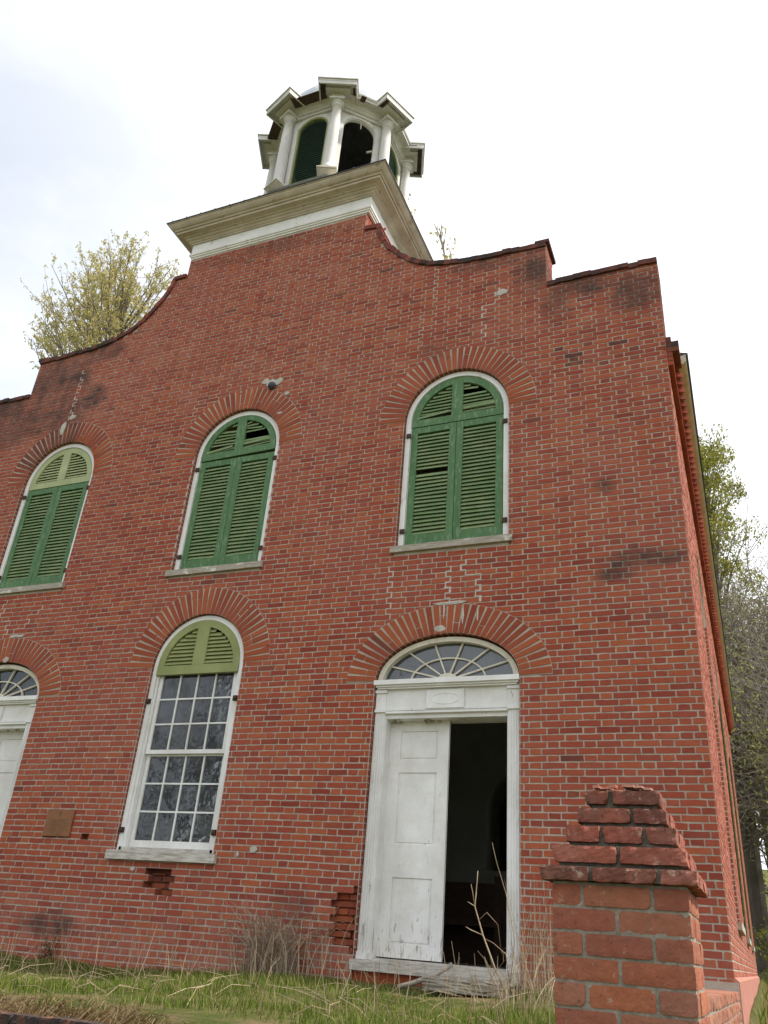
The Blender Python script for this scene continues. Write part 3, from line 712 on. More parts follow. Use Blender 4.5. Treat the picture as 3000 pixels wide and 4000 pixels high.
for y, hw_ in WY:
    f = MB(); f.strip(archpath(y, hw_-.0, sz0, szs, hw_), archpath(y, hw_-.09, sz0, szs, hw_-.09), .05, .16, place=SP)
    f.box(H-.1, H-.07, y-hw_+.09, y+hw_-.09, 2.3, 2.36)
    sf = f.build('window_frame', M_white, church)
    g = MB(); g.box(H-.12, H-.115, y-hw_+.05, y+hw_-.05, sz0, szs+hw_-.1); g.build('window_glass', M_glass, sf)
    s = MB(); s.box(H-.1, H+.05, y-hw_-.06, y+hw_+.06, sz0-.08, sz0); s.build('sill', M_greywood, sf)
    l = MB(); l.strip([(y-hw_+.09, szs-.35)]+arch(y, hw_-.09, szs, hw_-.09)+[(y+hw_-.09, szs-.35)], [(y-hw_+.18, szs-.27)]+arch(y, hw_-.18, szs, hw_-.18)+[(y+hw_-.18, szs-.27)], .03, .07, place=SP)
    l.box(H-.068, H-.032, y-hw_+.09, y+hw_-.09, szs-.35, szs-.25)
    l.build('lunette_shutter', M_green, sf)
    if y > 5:   # leaf standing open, hinged on the near jamb
        q = MB(); hx, hy = H-.02, y-hw_+.03; dx, dy = .032, -.60
        P = lambda u, t, z: (hx+dx*u + t, hy+dy*u, z)
        for u0, u1 in ((0, .12), (.88, 1)):
            q.add([P(u0,.004,.75), P(u1,.004,.75), P(u1,.024,.75), P(u0,.024,.75), P(u0,.004,4.2), P(u1,.004,4.2), P(u1,.024,4.2), P(u0,.024,4.2)], [(0,3,2,1),(4,5,6,7),(0,1,5,4),(1,2,6,5),(2,3,7,6),(3,0,4,7)])
        for za, zb in ((.75, .95), (2.4, 2.5), (4.08, 4.2)):
            q.add([P(.12,.006,za), P(.88,.006,za), P(.88,.022,za), P(.12,.022,za), P(.12,.006,zb), P(.88,.006,zb), P(.88,.022,zb), P(.12,.022,zb)], [(0,3,2,1),(4,5,6,7),(0,1,5,4),(1,2,6,5),(2,3,7,6),(3,0,4,7)])
        z = 1.0
        while z < 4.05:
            q.add([P(.12,.0,z+.05), P(.88,.0,z+.05), P(.88,.024,z), P(.12,.024,z), P(.12,.0,z+.058), P(.88,.0,z+.058), P(.88,.024,z+.008), P(.12,.024,z+.008)], [(0,3,2,1),(4,5,6,7),(0,1,5,4),(1,2,6,5),(2,3,7,6),(3,0,4,7)]); z += .06
        q.build('louvre_shutter', M_green, sf)
# corbelled brick cornice with sawtooth course
mb = MB()
def crs(x1, z0, z1, st=.25, y0=0.0, dent=False):
    y = y0
    while y < SL:
        L_ = .222; mb.box(H-.02, x1+rng.uniform(-.003,.003), y+.004, min(y+L_-.006, SL), z0+.004, z1-.004, st=rng.uniform(0, st)); y += L_
crs(H+.062, 6.085, 6.145); crs(H+.062, 6.145, 6.205)
y = 0.36
while y < SL:
    mb.add([(H, y, 6.21), (H, y+.15, 6.21), (H+.135, y+.075, 6.21), (H, y, 6.27), (H, y+.15, 6.27), (H+.135, y+.075, 6.27)], [(0,2,1),(3,4,5),(0,1,4,3),(1,2,5,4),(2,0,3,5)], st=rng.uniform(0,.3)); y += .15
mb.box(H-.02, H+.10, .3, SL, 6.275, 6.33)
# stepped corbel stop at the corner of the front
mb.box(H-.03, H+.062, 0.002, .36, 6.205, 6.262, st=.3); mb.box(H-.03, H+.135, -.002, .34, 6.266, 6.325, st=.45); mb.box(H-.03, H+.135, 0.002, .34, 6.33, 6.405, st=.75); mb.box(H-.03, H+.06, .001, .34, 6.41, 6.475, st=.5)
mb.build('brick_cornice', M_brick, church)
mb = MB(); mb.box(H+.06, H+.165, .35, SL+.02, 6.335, 6.45); mb.box(H+.165, H+.19, .35, SL+.02, 6.36, 6.455); mb.build('eave_board', M_cream, church)
mb = MB()
mb.prism([(-H-.2, 6.46), (0, 8.2), (H+.215, 6.455), (H+.215, 6.49), (0, 8.26), (-H-.2, 6.50)], .37, SL+.1); mb.build('roof', M_roof, church)
# stuccoed plinth with sloping water table
mb = MB()
mb.prism([(H-.05, -.9), (H+.036, -.9), (H+.036, .178), (H+.002, .205), (H-.05, .205)], -.004, SL)
mb.build('plinth', M_stucco, church)
mb = MB(); mb.box(H-.35, H+.03, -.03, .0, -.5, .17); mb.build('plinth_return', M_mortar, church)
# the interior seen through the open leaf
mb = MB()
mb.box(-H+.35, H-.35, .36, SL-.35, -.05, .10); mb.box(-H+.35, H-.35, .36, SL-.35, 6.2, 6.28)
mb.build('interior_floor_and_ceiling', M_greywood, church)
mb = MB(); mb.prism([(-H+.36, .1), (-H+.36, 6.2), (H-.36, 6.2), (H-.36, .1)], 8.0, 8.95, [archpath(2.0, .78, 1.55, 2.56, .78)], place=FP)
mb.build('interior_wall', M_plaster, church)
mb = MB(); mb.box(1.0, 3.0, 8.96, 9.0, 1.3, 3.6)
mb.build('interior_window', M_roof, church)
mb = MB()
for i in range(7): mb.box(1.22, 2.78, 8.93, 8.945, 1.55+i*.28, 1.562+i*.28)
for i in range(4): mb.box(1.5+i*.3, 1.512+i*.3, 8.93, 8.945, 1.56, 3.3)
mb.build('interior_window_bars', M_pew, church)
for y, lb in ((3.2, 'dark wooden pew nearest the open doorway'), (4.6, 'dark wooden pew behind the nearest one inside the doorway')):
    mb = MB(); mb.box(.6, 2.855, y, y+.05, .101, 1.0); pw = mb.build('pew', M_pew); tag(pw, lb, 'pew')
    mb = MB(); mb.box(.6, 2.855, y-.45, y-.002, .5, .55); mb.build('seat', M_pew, pw); mb = MB(); mb.box(2.86, 2.92, y-.5, y+.06, .101, 1.05); mb.build('pew_end', M_pew, pw)

# ---------------------------------------------------------------- tower base, cornice, belfry
TX, TC = 1.56, (0.027, 1.56)
mb = MB(); mb.box(-TX, -TX+.3, .36, 3.12, 6.6, 9.83); mb.box(TX-.3, TX, .36, 3.12, 6.6, 9.83); mb.box(-TX+.3, TX-.3, 2.8, 3.12, 6.6, 9.83)
bb = MB()
for sg in (1, -1): bricks(bb, -.005, 3.12, 8.0, 9.83, lambda u, z, d, sg=sg: (sg*(TX-d), u, z), depth=.004)
tw = mb.build('tower_wall', M_mortar, church); bb.build('tower_bricks', M_arch, tw)
def square_sweep(mb, prof_, half, c):
    vs = []; fs = []; n = len(prof_)
    for sx, sy in ((-1,-1),(1,-1),(1,1),(-1,1)):
        for o, z in prof_: vs.append((c[0]+sx*(half+o), c[1]+sy*(half+o), z))
    for k in range(4):
        for i in range(n-1): fs.append((k*n+i, ((k+1)%4)*n+i, ((k+1)%4)*n+i+1, k*n+i+1))
    mb.add(vs, fs)
mb = MB(); TCc = (0.03, 1.56)
square_sweep(mb, [(-.05,9.80),(.012,9.80),(.016,9.825),(.032,9.83),(.036,9.852),(.05,9.858),(.056,9.885),(.04,9.89),(.03,9.90),(.03,10.10)], TX, TCc)
tf = mb.build('tower_frieze', M_whiteclean, church)
mb = MB()
square_sweep(mb, [(.03,10.095),(.055,10.095),(.058,10.115),(.075,10.12),(.085,10.14),(.12,10.155),(.125,10.175),(.15,10.18),(.16,10.195),(.235,10.207),(.24,10.24),(.262,10.245),(.27,10.265),(.30,10.28),(.325,10.305),(.345,10.33),(.35,10.345),(.365,10.35),(.365,10.365)], TX, TCc)
tco = mb.build('tower_cornice', M_beige, church)
mb = MB(); square_sweep(mb, [(.365,10.362),(.378,10.362),(.378,10.377),(-.2,10.50),(-TX+.02,10.95)], TX, TCc)
for i in range(14):   # seams and lifted nails along the edge
    x = -1.8+i*.27; mb.box(x, x+.012, -.375, -.35, 10.372, 10.40)
mb.build('tower_roof', M_roof, tco)

belf = empty('belfry_dummy'); bpy.data.objects.remove(belf)
WR = 1.165; A8 = [22.5+45*k for k in range(8)]
def pol(a, r, z): t = rad(a); return (TC[0]+r*math.sin(t), TC[1]-r*math.cos(t), z)
mb = MB(); ap = WR*math.cos(rad(22.5)); fw = WR*math.sin(rad(22.5))
ow, ozs, oz0 = .31, 12.90, 11.50
def fplace(a):
    t = rad(a); n = Vector((math.sin(t), -math.cos(t), 0)); u = Vector((math.cos(t), math.sin(t), 0)); c = Vector((TC[0], TC[1], 0))
    return lambda x, z, d: tuple(c + n*(ap-d) + u*x + Vector((0, 0, z)))
for k in range(8):
    pl = fplace(45*k)
    mb.prism([(-fw, 11.40), (-fw, 13.40), (fw, 13.40), (fw, 11.40)], 0, .07, [archpath(0, ow, oz0, ozs, ow)], place=pl)
    mb.strip(archpath(0, ow+.075, oz0-.02, ozs, ow+.075), archpath(0, ow-.004, oz0-.02, ozs, ow-.004), -.015, .0, place=pl)
    mb.prism([(-fw-.02, 13.275), (-fw-.02, 13.40), (fw+.02, 13.40), (fw+.02, 13.275)], -.03, 0, place=pl)
    mb.prism([(-fw-.02, 13.25), (-fw-.02, 13.275), (fw+.02, 13.275), (fw+.02, 13.25)], -.045, 0, place=pl)
bel = mb.build('belfry', M_oldwhite, church)
# louvres: all faces but the open one
for k in range(8):
    if k == 1: continue
    pl = fplace(45*k); s = MB(); z = 11.52
    while z < ozs+ow:
        q = ow-.03 if z < ozs else math.sqrt(max(0, (ow-.03)**2-(z-ozs)**2))
        if q > .05: s.add([pl(-q, z, .02), pl(q, z, .02), pl(q, z+.055, .055), pl(-q, z+.055, .055), pl(-q, z+.006, .018), pl(q, z+.006, .018), pl(q, z+.061, .053), pl(-q, z+.061, .053)],
              [(0,3,2,1),(4,5,6,7),(0,1,5,4),(1,2,6,5),(2,3,7,6),(3,0,4,7)])
        z += .05
    s.build('belfry_louvre', M_darkgreen, bel)
    f = MB(); f.strip(archpath(0, ow-.002, oz0, ozs, ow-.002), archpath(0, ow-.036, oz0, ozs, ow-.036), -.006, .06, place=pl); f.build('louvre_frame', M_lime, bel)
f = MB(); pl = fplace(45); f.strip(archpath(0, ow-.002, oz0, ozs, ow-.002), archpath(0, ow-.018, oz0, ozs, ow-.018), .004, .06, place=pl)
f.build('open_frame', M_whiteclean, bel)
mb = MB(); mb.bar(pl(.02, 13.20, .03), pl(.03, 13.06, .05), .02, .015, (1,0,0)); mb.build('hanging_splinter', M_cream, bel); mb = MB(); mb.bar(pl(.28, 12.6, .04), pl(.2, 12.58, .09), .03, .02, (0,0,1)); mb.build('hanging_splinter', M_cream, bel)
mb = MB(); mb.lathe((TC[0], TC[1], 0), [(0, 11.46), (1.05, 11.46), (1.05, 11.42), (0, 11.42)], 8, rad(22.5)); mb.lathe((TC[0], TC[1], 0), [(1.08, 13.3), (0, 13.3)], 8, rad(22.5)); 
mb.lathe((TC[0], TC[1], 0), [(.45, 11.5), (.5, 11.9), (.34, 12.2), (.28, 12.55), (0, 12.62)], 14)
mb.build('belfry_floor', M_roof, bel)
# columns
for a in A8:
    m = MB(); c = pol(a, 1.248, 0)
    m.lathe(c, [(.115,11.545),(.125,11.57),(.12,11.60),(.100,11.615),(.096,11.70),(.096,12.2),(.089,12.8),(.080,13.17),(.094,13.175),(.094,13.19),(.080,13.20),(.080,13.225),(.113,13.25),(.122,13.27)], 18)
    o = m.build('column', M_oldwhite, bel, smooth=True)
    t = rad(a); n = Vector((math.sin(t), -math.cos(t), 0)); u = Vector((math.cos(t), math.sin(t), 0)); C0 = Vector((TC[0], TC[1], 0))
    m = MB()
    def blk(r0, r1, hw_, z0, z1, mm=m): mm.obox(C0+n*((r0+r1)/2)+Vector((0,0,(z0+z1)/2)), n*((r1-r0)/2), u*hw_, (0,0,(z1-z0)/2))
    blk(1.06, 1.385, .135, 13.27, 13.305); blk(1.06, 1.37, .122, 13.305, 13.325)      # abacus
    blk(1.0, 1.355, .105, 13.325, 13.43)                                             # frieze block
    m.build('capital', M_oldwhite, bel)
    m = MB(); blk(1.06, 1.38, .14, 11.50, 11.545, m); blk(.95, 1.385, .15, 11.465, 11.48, m); blk(.95, 1.41, .17, 11.48, 11.50, m); m.build('column_base', M_cream, bel)
    m = MB(); blk(.85, 1.56, .335, 13.48, 13.52, m); blk(.85, 1.58, .355, 13.52, 13.54, m)
    for sg in (-1, 1): m.obox(C0+n*1.22+u*(sg*.325)+Vector((0,0,13.44)), n*.33, u*.012, (0,0,.036))
    m.obox(C0+n*1.545+Vector((0,0,13.44)), n*.012, u*.335, (0,0,.036))
    blk(1.0, 1.45, .22, 13.43, 13.475, m)
    m.build('cornice_block', M_oldwhite, bel)
    if a in (22.5, 67.5, 112.5):
        m = MB(); sg = -1 if a == 22.5 else 1
        if a == 112.5: m.obox(C0+n*1.49+Vector((0,0,13.470)), n*.042, u*.31, (0,0,.008))
        m.obox(C0+n*1.33+u*((-1 if a == 67.5 else sg)*.27)+Vector((0,0,13.468)), n*.19, u*.05, (0,0,.008))
        if a != 67.5: m.obox(C0+n*1.30-u*(sg*.30)+Vector((0,0,13.467)), n*.13, u*.04, (0,0,.008))
        m.build('rotten_soffit', M_soffit, bel)
mb = MB()
mb.lathe((TC[0], TC[1], 0), [(1.20,13.32),(1.23,13.33),(1.23,13.36),(1.27,13.40),(1.30,13.43),(1.42,13.44),(1.42,13.475),(1.45,13.50),(1.46,13.53),(1.2,13.56)], 8, rad(22.5))
mb.build('entablature', M_oldwhite, bel); mb = MB()
mb.lathe((TC[0], TC[1], 0), [(1.42,11.30),(1.30,11.36),(1.24,11.40),(1.20,11.45),(1.0,11.47)], 8, rad(22.5)); mb.lathe((TC[0], TC[1], 0), [(1.30,10.3),(1.30,11.36)], 8, rad(22.5)); mb.build('drum', M_oldwhite, bel)
mb = MB(); pl = fplace(0); t = 0
for k, (x0, x1) in ((0, (-.34, .30)), (7, (-.2, .2))):
    pl = fplace(45*k); mb.prism([(x0, 13.415), (x0, 13.433), (x1, 13.433), (x1, 13.415)], -.335, -.16, place=pl); mb.build('missing_soffit_board', M_soffit, bel); mb = MB()
pl = fplace(45); mb.prism([(-.12, 13.425), (-.12, 13.435), (-.03, 13.435), (-.03, 13.425)], -.32, -.2, place=pl)
mb.build('missing_soffit_board', M_soffit, bel)
mb = MB(); dp = [(1.3,13.55)] + [(1.28*math.cos(rad(x)), 13.62+1.0*math.sin(rad(x))) for x in range(0, 91, 10)]
mb.lathe((TC[0], TC[1], 0), dp, 24); mb.build('dome', M_dome, bel, smooth=False)

# ---------------------------------------------------------------- things on the wall
rng.seed(31)
m = MB(); xa, xb, za, zb = -1.655, -1.270, 1.033, 1.320
m.box(xa, xb, -.03, -.006, za, zb)
pq = m.build('wall_plaque', M_bronze); tag(pq, 'small brown bronze plaque on the brick wall between left door and lower window', 'plaque')
bv = pq.modifiers.new('b', 'BEVEL'); bv.width = .004; bv.segments = 2
m = MB(); cx = (xa+xb)/2
m.prism([(cx+.012*math.cos(6.283*i/14)*(1.25 if i < 7 else .8), zb-.052+.032*math.sin(6.283*i/14)) for i in range(14)], -.0335, -.03)
em = m.build('emblem', M_bronze2, pq)
m = MB(); z = zb-.105          # rows of worn raised lettering, too worn to read
for r, (w_, h_) in enumerate([(.26,.012),(.20,.010),(.29,.008),(.30,.008),(.24,.008),(.30,.008),(.28,.008),(.18,.010),(.12,.010)]):
    x = cx-w_/2
    while x < cx+w_/2:
        l_ = rng.uniform(.006, .012); 
        if rng.random() > .16: m.box(x, x+l_, -.0315, -.03, z-h_, z)
        x += l_+.004
    z -= .0195
m.build('lettering', M_bronze2, pq)

import bmesh
def sphere(name, c, r, mat):
    me = bpy.data.meshes.new(name); bm = bmesh.new(); bmesh.ops.create_uvsphere(bm, u_segments=24, v_segments=16, radius=r)
    for v in bm.verts: v.co *= 1+rng.uniform(-.025, .025)
    bm.to_mesh(me); bm.free(); me.polygons.foreach_set('use_smooth', [True]*len(me.polygons)); me.materials.append(mat)
    o = bpy.data.objects.new(name, me); o.location = c; COL.objects.link(o); return o
tag(sphere('cannonball', (.415, -.022, 6.865), .058, M_ball), 'dark iron cannonball lodged in the brickwork above the middle upper window', 'cannonball')

# ---------------------------------------------------------------- ground
def smooth(a, b, x): t = max(0, min(1, (x-a)/(b-a))); return t*t*(3-2*t)
_n = [(rng.uniform(.6, 3.2), rng.uniform(.6, 3.2), rng.uniform(0, 6.28), rng.uniform(.006, .02)) for _ in range(12)]
def rough(x, y): return sum(a*math.sin(fx*x+fy*y+p) for fx, fy, p, a in _n)
def edge(x): return -3.40 - 1.7*smooth(2.0, 4.6, x) + .08*math.sin(2.1*x+.5)
def gz(x, y):
    zt = -.19 + .11*smooth(-.5, 2.6, x) + .04*smooth(2.6, 4.5, x) + .012*y - .05*smooth(-.3, -3, y)
    zt += rough(x, y)*.45 - .13*math.exp(-((x-3.5)/.42)**4-((y+.36)/.42)**4)
    r = -1.36 + rough(x*.7, y*.7)
    t = smooth(edge(x)-.75, edge(x)+.10, y)
    front = r + (zt-r)*t
    rs = -.62 + .02*max(0, y) + max(0, y-16)*.045 + max(0, y-34)*.16 + rough(x*.4, y*.4)*1.5
    rs2 = r + (rs-r)*smooth(-5.5, -1.0, y)
    k = smooth(5.45, 5.9, x)
    z = front*(1-k) + rs2*k
    if y > .3 and x < 5.45: z = -.3 + max(0, y-18)*.045 + max(0, y-34)*.16 - .3*smooth(6, 12, abs(x))
    return z
xs = sorted(set([-600, -250, -120, -60, -40, -30] + [round(-25+i*1.0, 3) for i in range(21)] + [round(-5+i*.16, 3) for i in range(70)] + [round(6.2+i*.5, 3) for i in range(28)] + [22, 26, 32, 40, 60, 120, 250, 600]))
ys = sorted(set([-600, -250, -120, -60, -40, -30, -24] + [round(-20+i*1.0, 3) for i in range(12)] + [round(-8+i*.16, 3) for i in range(52)] + [round(.32+i*1.0, 3) for i in range(60)] + [64, 70, 80, 100, 160, 300, 600]))
gx = {}
vs = [(x, y, gz(x, min(y, 60))) for y in ys for x in xs]; nx = len(xs)
fs = [(j*nx+i, j*nx+i+1, (j+1)*nx+i+1, (j+1)*nx+i) for j in range(len(ys)-1) for i in range(nx-1)]
def ground_mat():
    m, N, L, P = new_mat('grassy_earth')
    c = ramp(N, L, noise(N, L, 3.2, 8, .68), [(.3, (.055,.07,.018)), (.48, (.09,.105,.028)), (.6, (.17,.135,.065)), (.75, (.24,.175,.10))])
    g = N.new('ShaderNodeNewGeometry'); sx = N.new('ShaderNodeSeparateXYZ'); L.new(g.outputs['Normal'], sx.inputs[0])
    c = mix(N, L, ramp(N, L, sx.outputs[2], [(.72, 1), (.93, 0)]), c, ramp(N, L, noise(N, L, 9, 8, .7), [(.3, (.09,.045,.022)), (.7, (.23,.12,.05))]))
    L.new(c, P.inputs['Base Color']); P.inputs['Roughness'].default_value = 1; P.inputs['Specular IOR Level'].default_value = .1
    bump(N, L, P, noise(N, L, 30, 8, .7), .9, .04); return m
mb = MB(); mb.add(vs, fs); gr = mb.build('ground', ground_mat(), smooth=True); tag(gr, kind='structure')

def blade(mb, x, y, z, h, wd, lean, az, curl=.6, seg=3):
    d = Vector((math.cos(az), math.sin(az), 0)); s = Vector((-d.y, d.x, 0)); vs = []
    for i in range(seg+1):
        t = i/seg; p = Vector((x, y, z)) + d*(lean*h*t**(1+curl)) + Vector((0, 0, h*(t - .18*lean*t*t))); q = s*(wd*(1-t*.85)/2)
        vs += [p-q, p+q]
    mb.add(vs, [(2*i, 2*i+1, 2*i+3, 2*i+2) for i in range(seg)])
rng.seed(41)
mb = MB(); clump = [(rng.uniform(-3, 5.4), rng.uniform(-3.4, 0), rng.uniform(.25, .7), rng.uniform(.4, 1)) for _ in range(60)]
cnt = 0
while cnt < 36000:
    x, y = rng.uniform(-2.8, 5.1), rng.uniform(-3.6, .0) if rng.random() < .75 else -abs(rng.gauss(0, .25))
    if y > -.02 or y < edge(x)+.02 or (2.2 < x < 3.95 and y > -.2): continue
    if rng.random() < 1.2*max(0, 1-((x-3.45)/.62)**4-((y+.60)/.75)**4): continue
    dn = sum(k*max(0, 1-((x-a)**2+(y-b)**2)/r**2) for a, b, r, k in clump)
    if rng.random() > .16+dn: continue
    blade(mb, x, y, gz(x, y)-.01, rng.uniform(.02, .06)*(1+.8*min(1, dn)), rng.uniform(.004, .008), rng.uniform(.1, .9), rng.uniform(0, 6.28), seg=2); cnt += 1
for i in range(9000):
    y = rng.uniform(-1, 1)**2*30-1; x = 5.62+abs(rng.gauss(0, 1.6+y*.12)); blade(mb, x, y, gz(x, y)-.01, rng.uniform(.08, .2), rng.uniform(.008, .022), rng.uniform(.1, .9), rng.uniform(0, 6.28), seg=2)
tag(mb.build('grass', M_grass), 'short green spring grass growing on the terrace and beside the church', 'grass', kind='stuff')
# loose dead straw lying in the grass
mb = MB()
for i in range(560):
    x, y = rng.uniform(-2.6, 5.0), -abs(rng.uniform(0, 3.3))
    if y < edge(x): continue
    h = rng.uniform(.12, .42); up_ = rng.random() < .4
    a = rng.uniform(0, 6.28); z = gz(x, y)
    if up_: p1 = (x+rng.uniform(-.12,.12), y+rng.uniform(-.1,.1), z+h)
    else: p1 = (x+h*math.cos(a), y+h*math.sin(a), z+rng.uniform(.03, .12))
    if p1[1] > -.03: continue
    pm = ((x+p1[0])/2+rng.uniform(-.03,.03), (y+p1[1])/2, (z+p1[2])/2+rng.uniform(.0,.05))
    mb.tube([(x, y, z), pm, p1], [.0022, .002, .0012], 3)
tag(mb.build('dry_straw', M_straw), 'dry straw stalks scattered through the green grass', 'straw', kind='stuff')
# matted hay over the broken edge of the terrace
mb = MB()
for i in range(6000):
    x = rng.uniform(-1.5, 4.2); y = edge(x)+rng.gauss(-.06, .12); a = rng.gauss(-1.57, .9)
    h = rng.uniform(.05, .22); z = gz(x, y)+.004
    x1, y1 = x+h*math.cos(a), y+h*math.sin(a)
    z1 = max(gz(x1, y1), z-h*.8)+rng.uniform(.0, .018)
    s_ = Vector((-(y1-y), x1-x, 0)).normalized()*rng.uniform(.0012, .003); A, B = Vector((x, y, z)), Vector((x1, y1, z1))
    mb.add([A-s_, A+s_, B+s_*.4, B-s_*.4], [(0,1,2,3)])
tag(mb.build('matted_hay', M_hay), 'matted brown hay hanging over the broken terrace edge', 'hay', kind='stuff')

# ---------------------------------------------------------------- weeds
def weeds(name, c, n, rx, ry, h0, h1, mat, label, cat='weeds', lean=.35, droop=.5, rr=.0022):
    mb = MB()
    for i in range(n):
        x, y = c[0]+rng.gauss(0, rx), min(c[1]+rng.gauss(0, ry), -.035); z = gz(x, y)-.01; h = rng.uniform(h0, h1); a = rng.uniform(0, 6.28); l = rng.uniform(0, lean)*h
        pts = []
        for k in range(6):
            t = k/5; yy = y+math.sin(a)*l*t*t
            pts.append((x+math.cos(a)*l*t*t+rng.uniform(-.006,.006), min(yy, -.02), z+h*(t-droop*rng.uniform(.2, 1)*max(0, t-.55)**2*1.5)))
        mb.tube(pts, [rr*1.3, rr*1.2, rr, rr*.9, rr*.7, rr*.4], 3)
        if rng.random() < .35:
            p = Vector(pts[rng.choice((2,3,4))]); q = p+Vector((rng.uniform(-.09,.09), rng.uniform(-.09,.0), rng.uniform(.03,.13))); mb.tube([p, (p+q)/2+Vector((0,0,.015)), q], [rr*.8, rr*.7, rr*.4], 3)
    return tag(mb.build(name, mat), label, cat)
rng.seed(51)
weeds('weed_clump', (1.58, -.2), 260, .15, .09, .15, .74, M_weed, 'big clump of dead brown weeds against the wall left of the open door', lean=1.1, droop=1.4, rr=.0034)
weeds('weed_clump', (4.06, -.35), 34, .09, .12, .5, 1.0, M_straw, 'tall pale dry stalks between the open door and the brick pier', lean=.25, rr=.0026)
weeds('weed_clump', (2.16, -.22), 16, .12, .05, .2, .75, M_straw, 'sparse thin dry stems at the eroded brick left of the open door', lean=.6)
weeds('weed_clump', (4.25, -1.3), 60, .22, .25, .12, .4, M_straw, 'low bent straw tuft beside the foot of the brick pier', lean=1.1, rr=.0028)
# branching dead stem in front of the open leaf
mb = MB(); B = Vector((3.93, -.75, gz(3.93, -.75)))
def stem(pts, r): mb.tube(pts, [r*(1-.6*i/(len(pts)-1)) for i in range(len(pts))], 5)
T = [B, B+Vector((-.10,-.02,.20)), B+Vector((-.20,-.02,.42)), B+Vector((-.27,-.02,.62)), B+Vector((-.255,-.02,.80)), B+Vector((-.25,-.02,.88))]
stem(T, .008); stem([T[3], T[3]+Vector((-.02,0,.10)), T[3]+Vector((-.035,0,.16))], .004); stem([T[3], T[3]+Vector((-.06,0,.03))], .004); stem([T[3], T[3]+Vector((.012,0,.10))], .004)
stem([T[2], T[2]+Vector((-.10,0,.03)), T[2]+Vector((-.14,0,.05))], .005); stem([T[2]+Vector((-.04,0,.1)), T[2]+Vector((.03,0,.16)), T[2]+Vector((.12,0,.08)), T[2]+Vector((.15,0,-.12))], .004)
stem([B+Vector((.02,0,.05)), B+Vector((-.02,0,.3)), B+Vector((-.12,0,.37)), B+Vector((-.2,0,.40))], .005)
stem([B, B+Vector((.05,0,.4)), B+Vector((-.02,0,.72)), B+Vector((-.1,0,.95)), B+Vector((-.14,0,1.1))], .004)
tag(mb.build('dead_stem', M_straw, smooth=True), 'forked pale dead stem standing in front of the open doorway', 'dead plant')
# small dark plant at the wall foot
mb = MB(); 
for i in range(420):
    x, y = -1.13+rng.gauss(0, .07), -.05-abs(rng.gauss(0, .04)); z = gz(x, y)+abs(rng.gauss(0, .13)); s_ = rng.uniform(.012, .028); a = rng.uniform(0, 6.28)
    d = Vector((math.cos(a), math.sin(a), rng.uniform(-.3,.8)))*s_; e = Vector((-math.sin(a), math.cos(a), rng.uniform(-.5,.5)))*s_*.5; p = Vector((x, y, z))
    mb.add([p-e, p+d*.5-e*.2, p+d, p+e], [(0,1,2,3)])
tag(mb.build('small_plant', M_moss), 'small dark green plant at the foot of the wall below the plaque', 'plant')

# stone step and stick at the open door
def rough_box(name, x0, x1, y0, y1, z0, z1, mat, amp, cuts_=5, seed=1):
    me = bpy.data.meshes.new(name); bm = bmesh.new(); bmesh.ops.create_cube(bm, size=1)
    bmesh.ops.subdivide_edges(bm, edges=bm.edges, cuts=cuts_, use_grid_fill=True); r = random.Random(seed)
    for v in bm.verts:
        p = v.co; e = sum(abs(abs(c)-.5) < 1e-4 for c in p)
        k = 1 - (.02*(e-1) if e > 1 else 0)
        v.co = Vector(((x0+x1)/2+p.x*k*(x1-x0)+r.uniform(-amp,amp), (y0+y1)/2+p.y*k*(y1-y0)+r.uniform(-amp,amp), (z0+z1)/2+p.z*k*(z1-z0)+r.uniform(-amp,amp)*.6))
    bm.to_mesh(me); bm.free(); me.materials.append(mat); o = bpy.data.objects.new(name, me); COL.objects.link(o); return o
tag(rough_box('stone_step', 3.12, 3.87, -.46, -.040, -.075, .030, M_stone, .009, 9, 3), 'worn grey stone step below the open door', 'step')
m = MB(); m.tube([(2.86, -.30, -.075), (3.0, -.26, -.03), (3.14, -.2, .03), (3.28, -.13, .125)], [.018, .02, .021, .019], 8)
tag(m.build('fallen_stick', M_greywood, smooth=True), 'bare grey stick leaning on the threshold of the open door', 'stick')

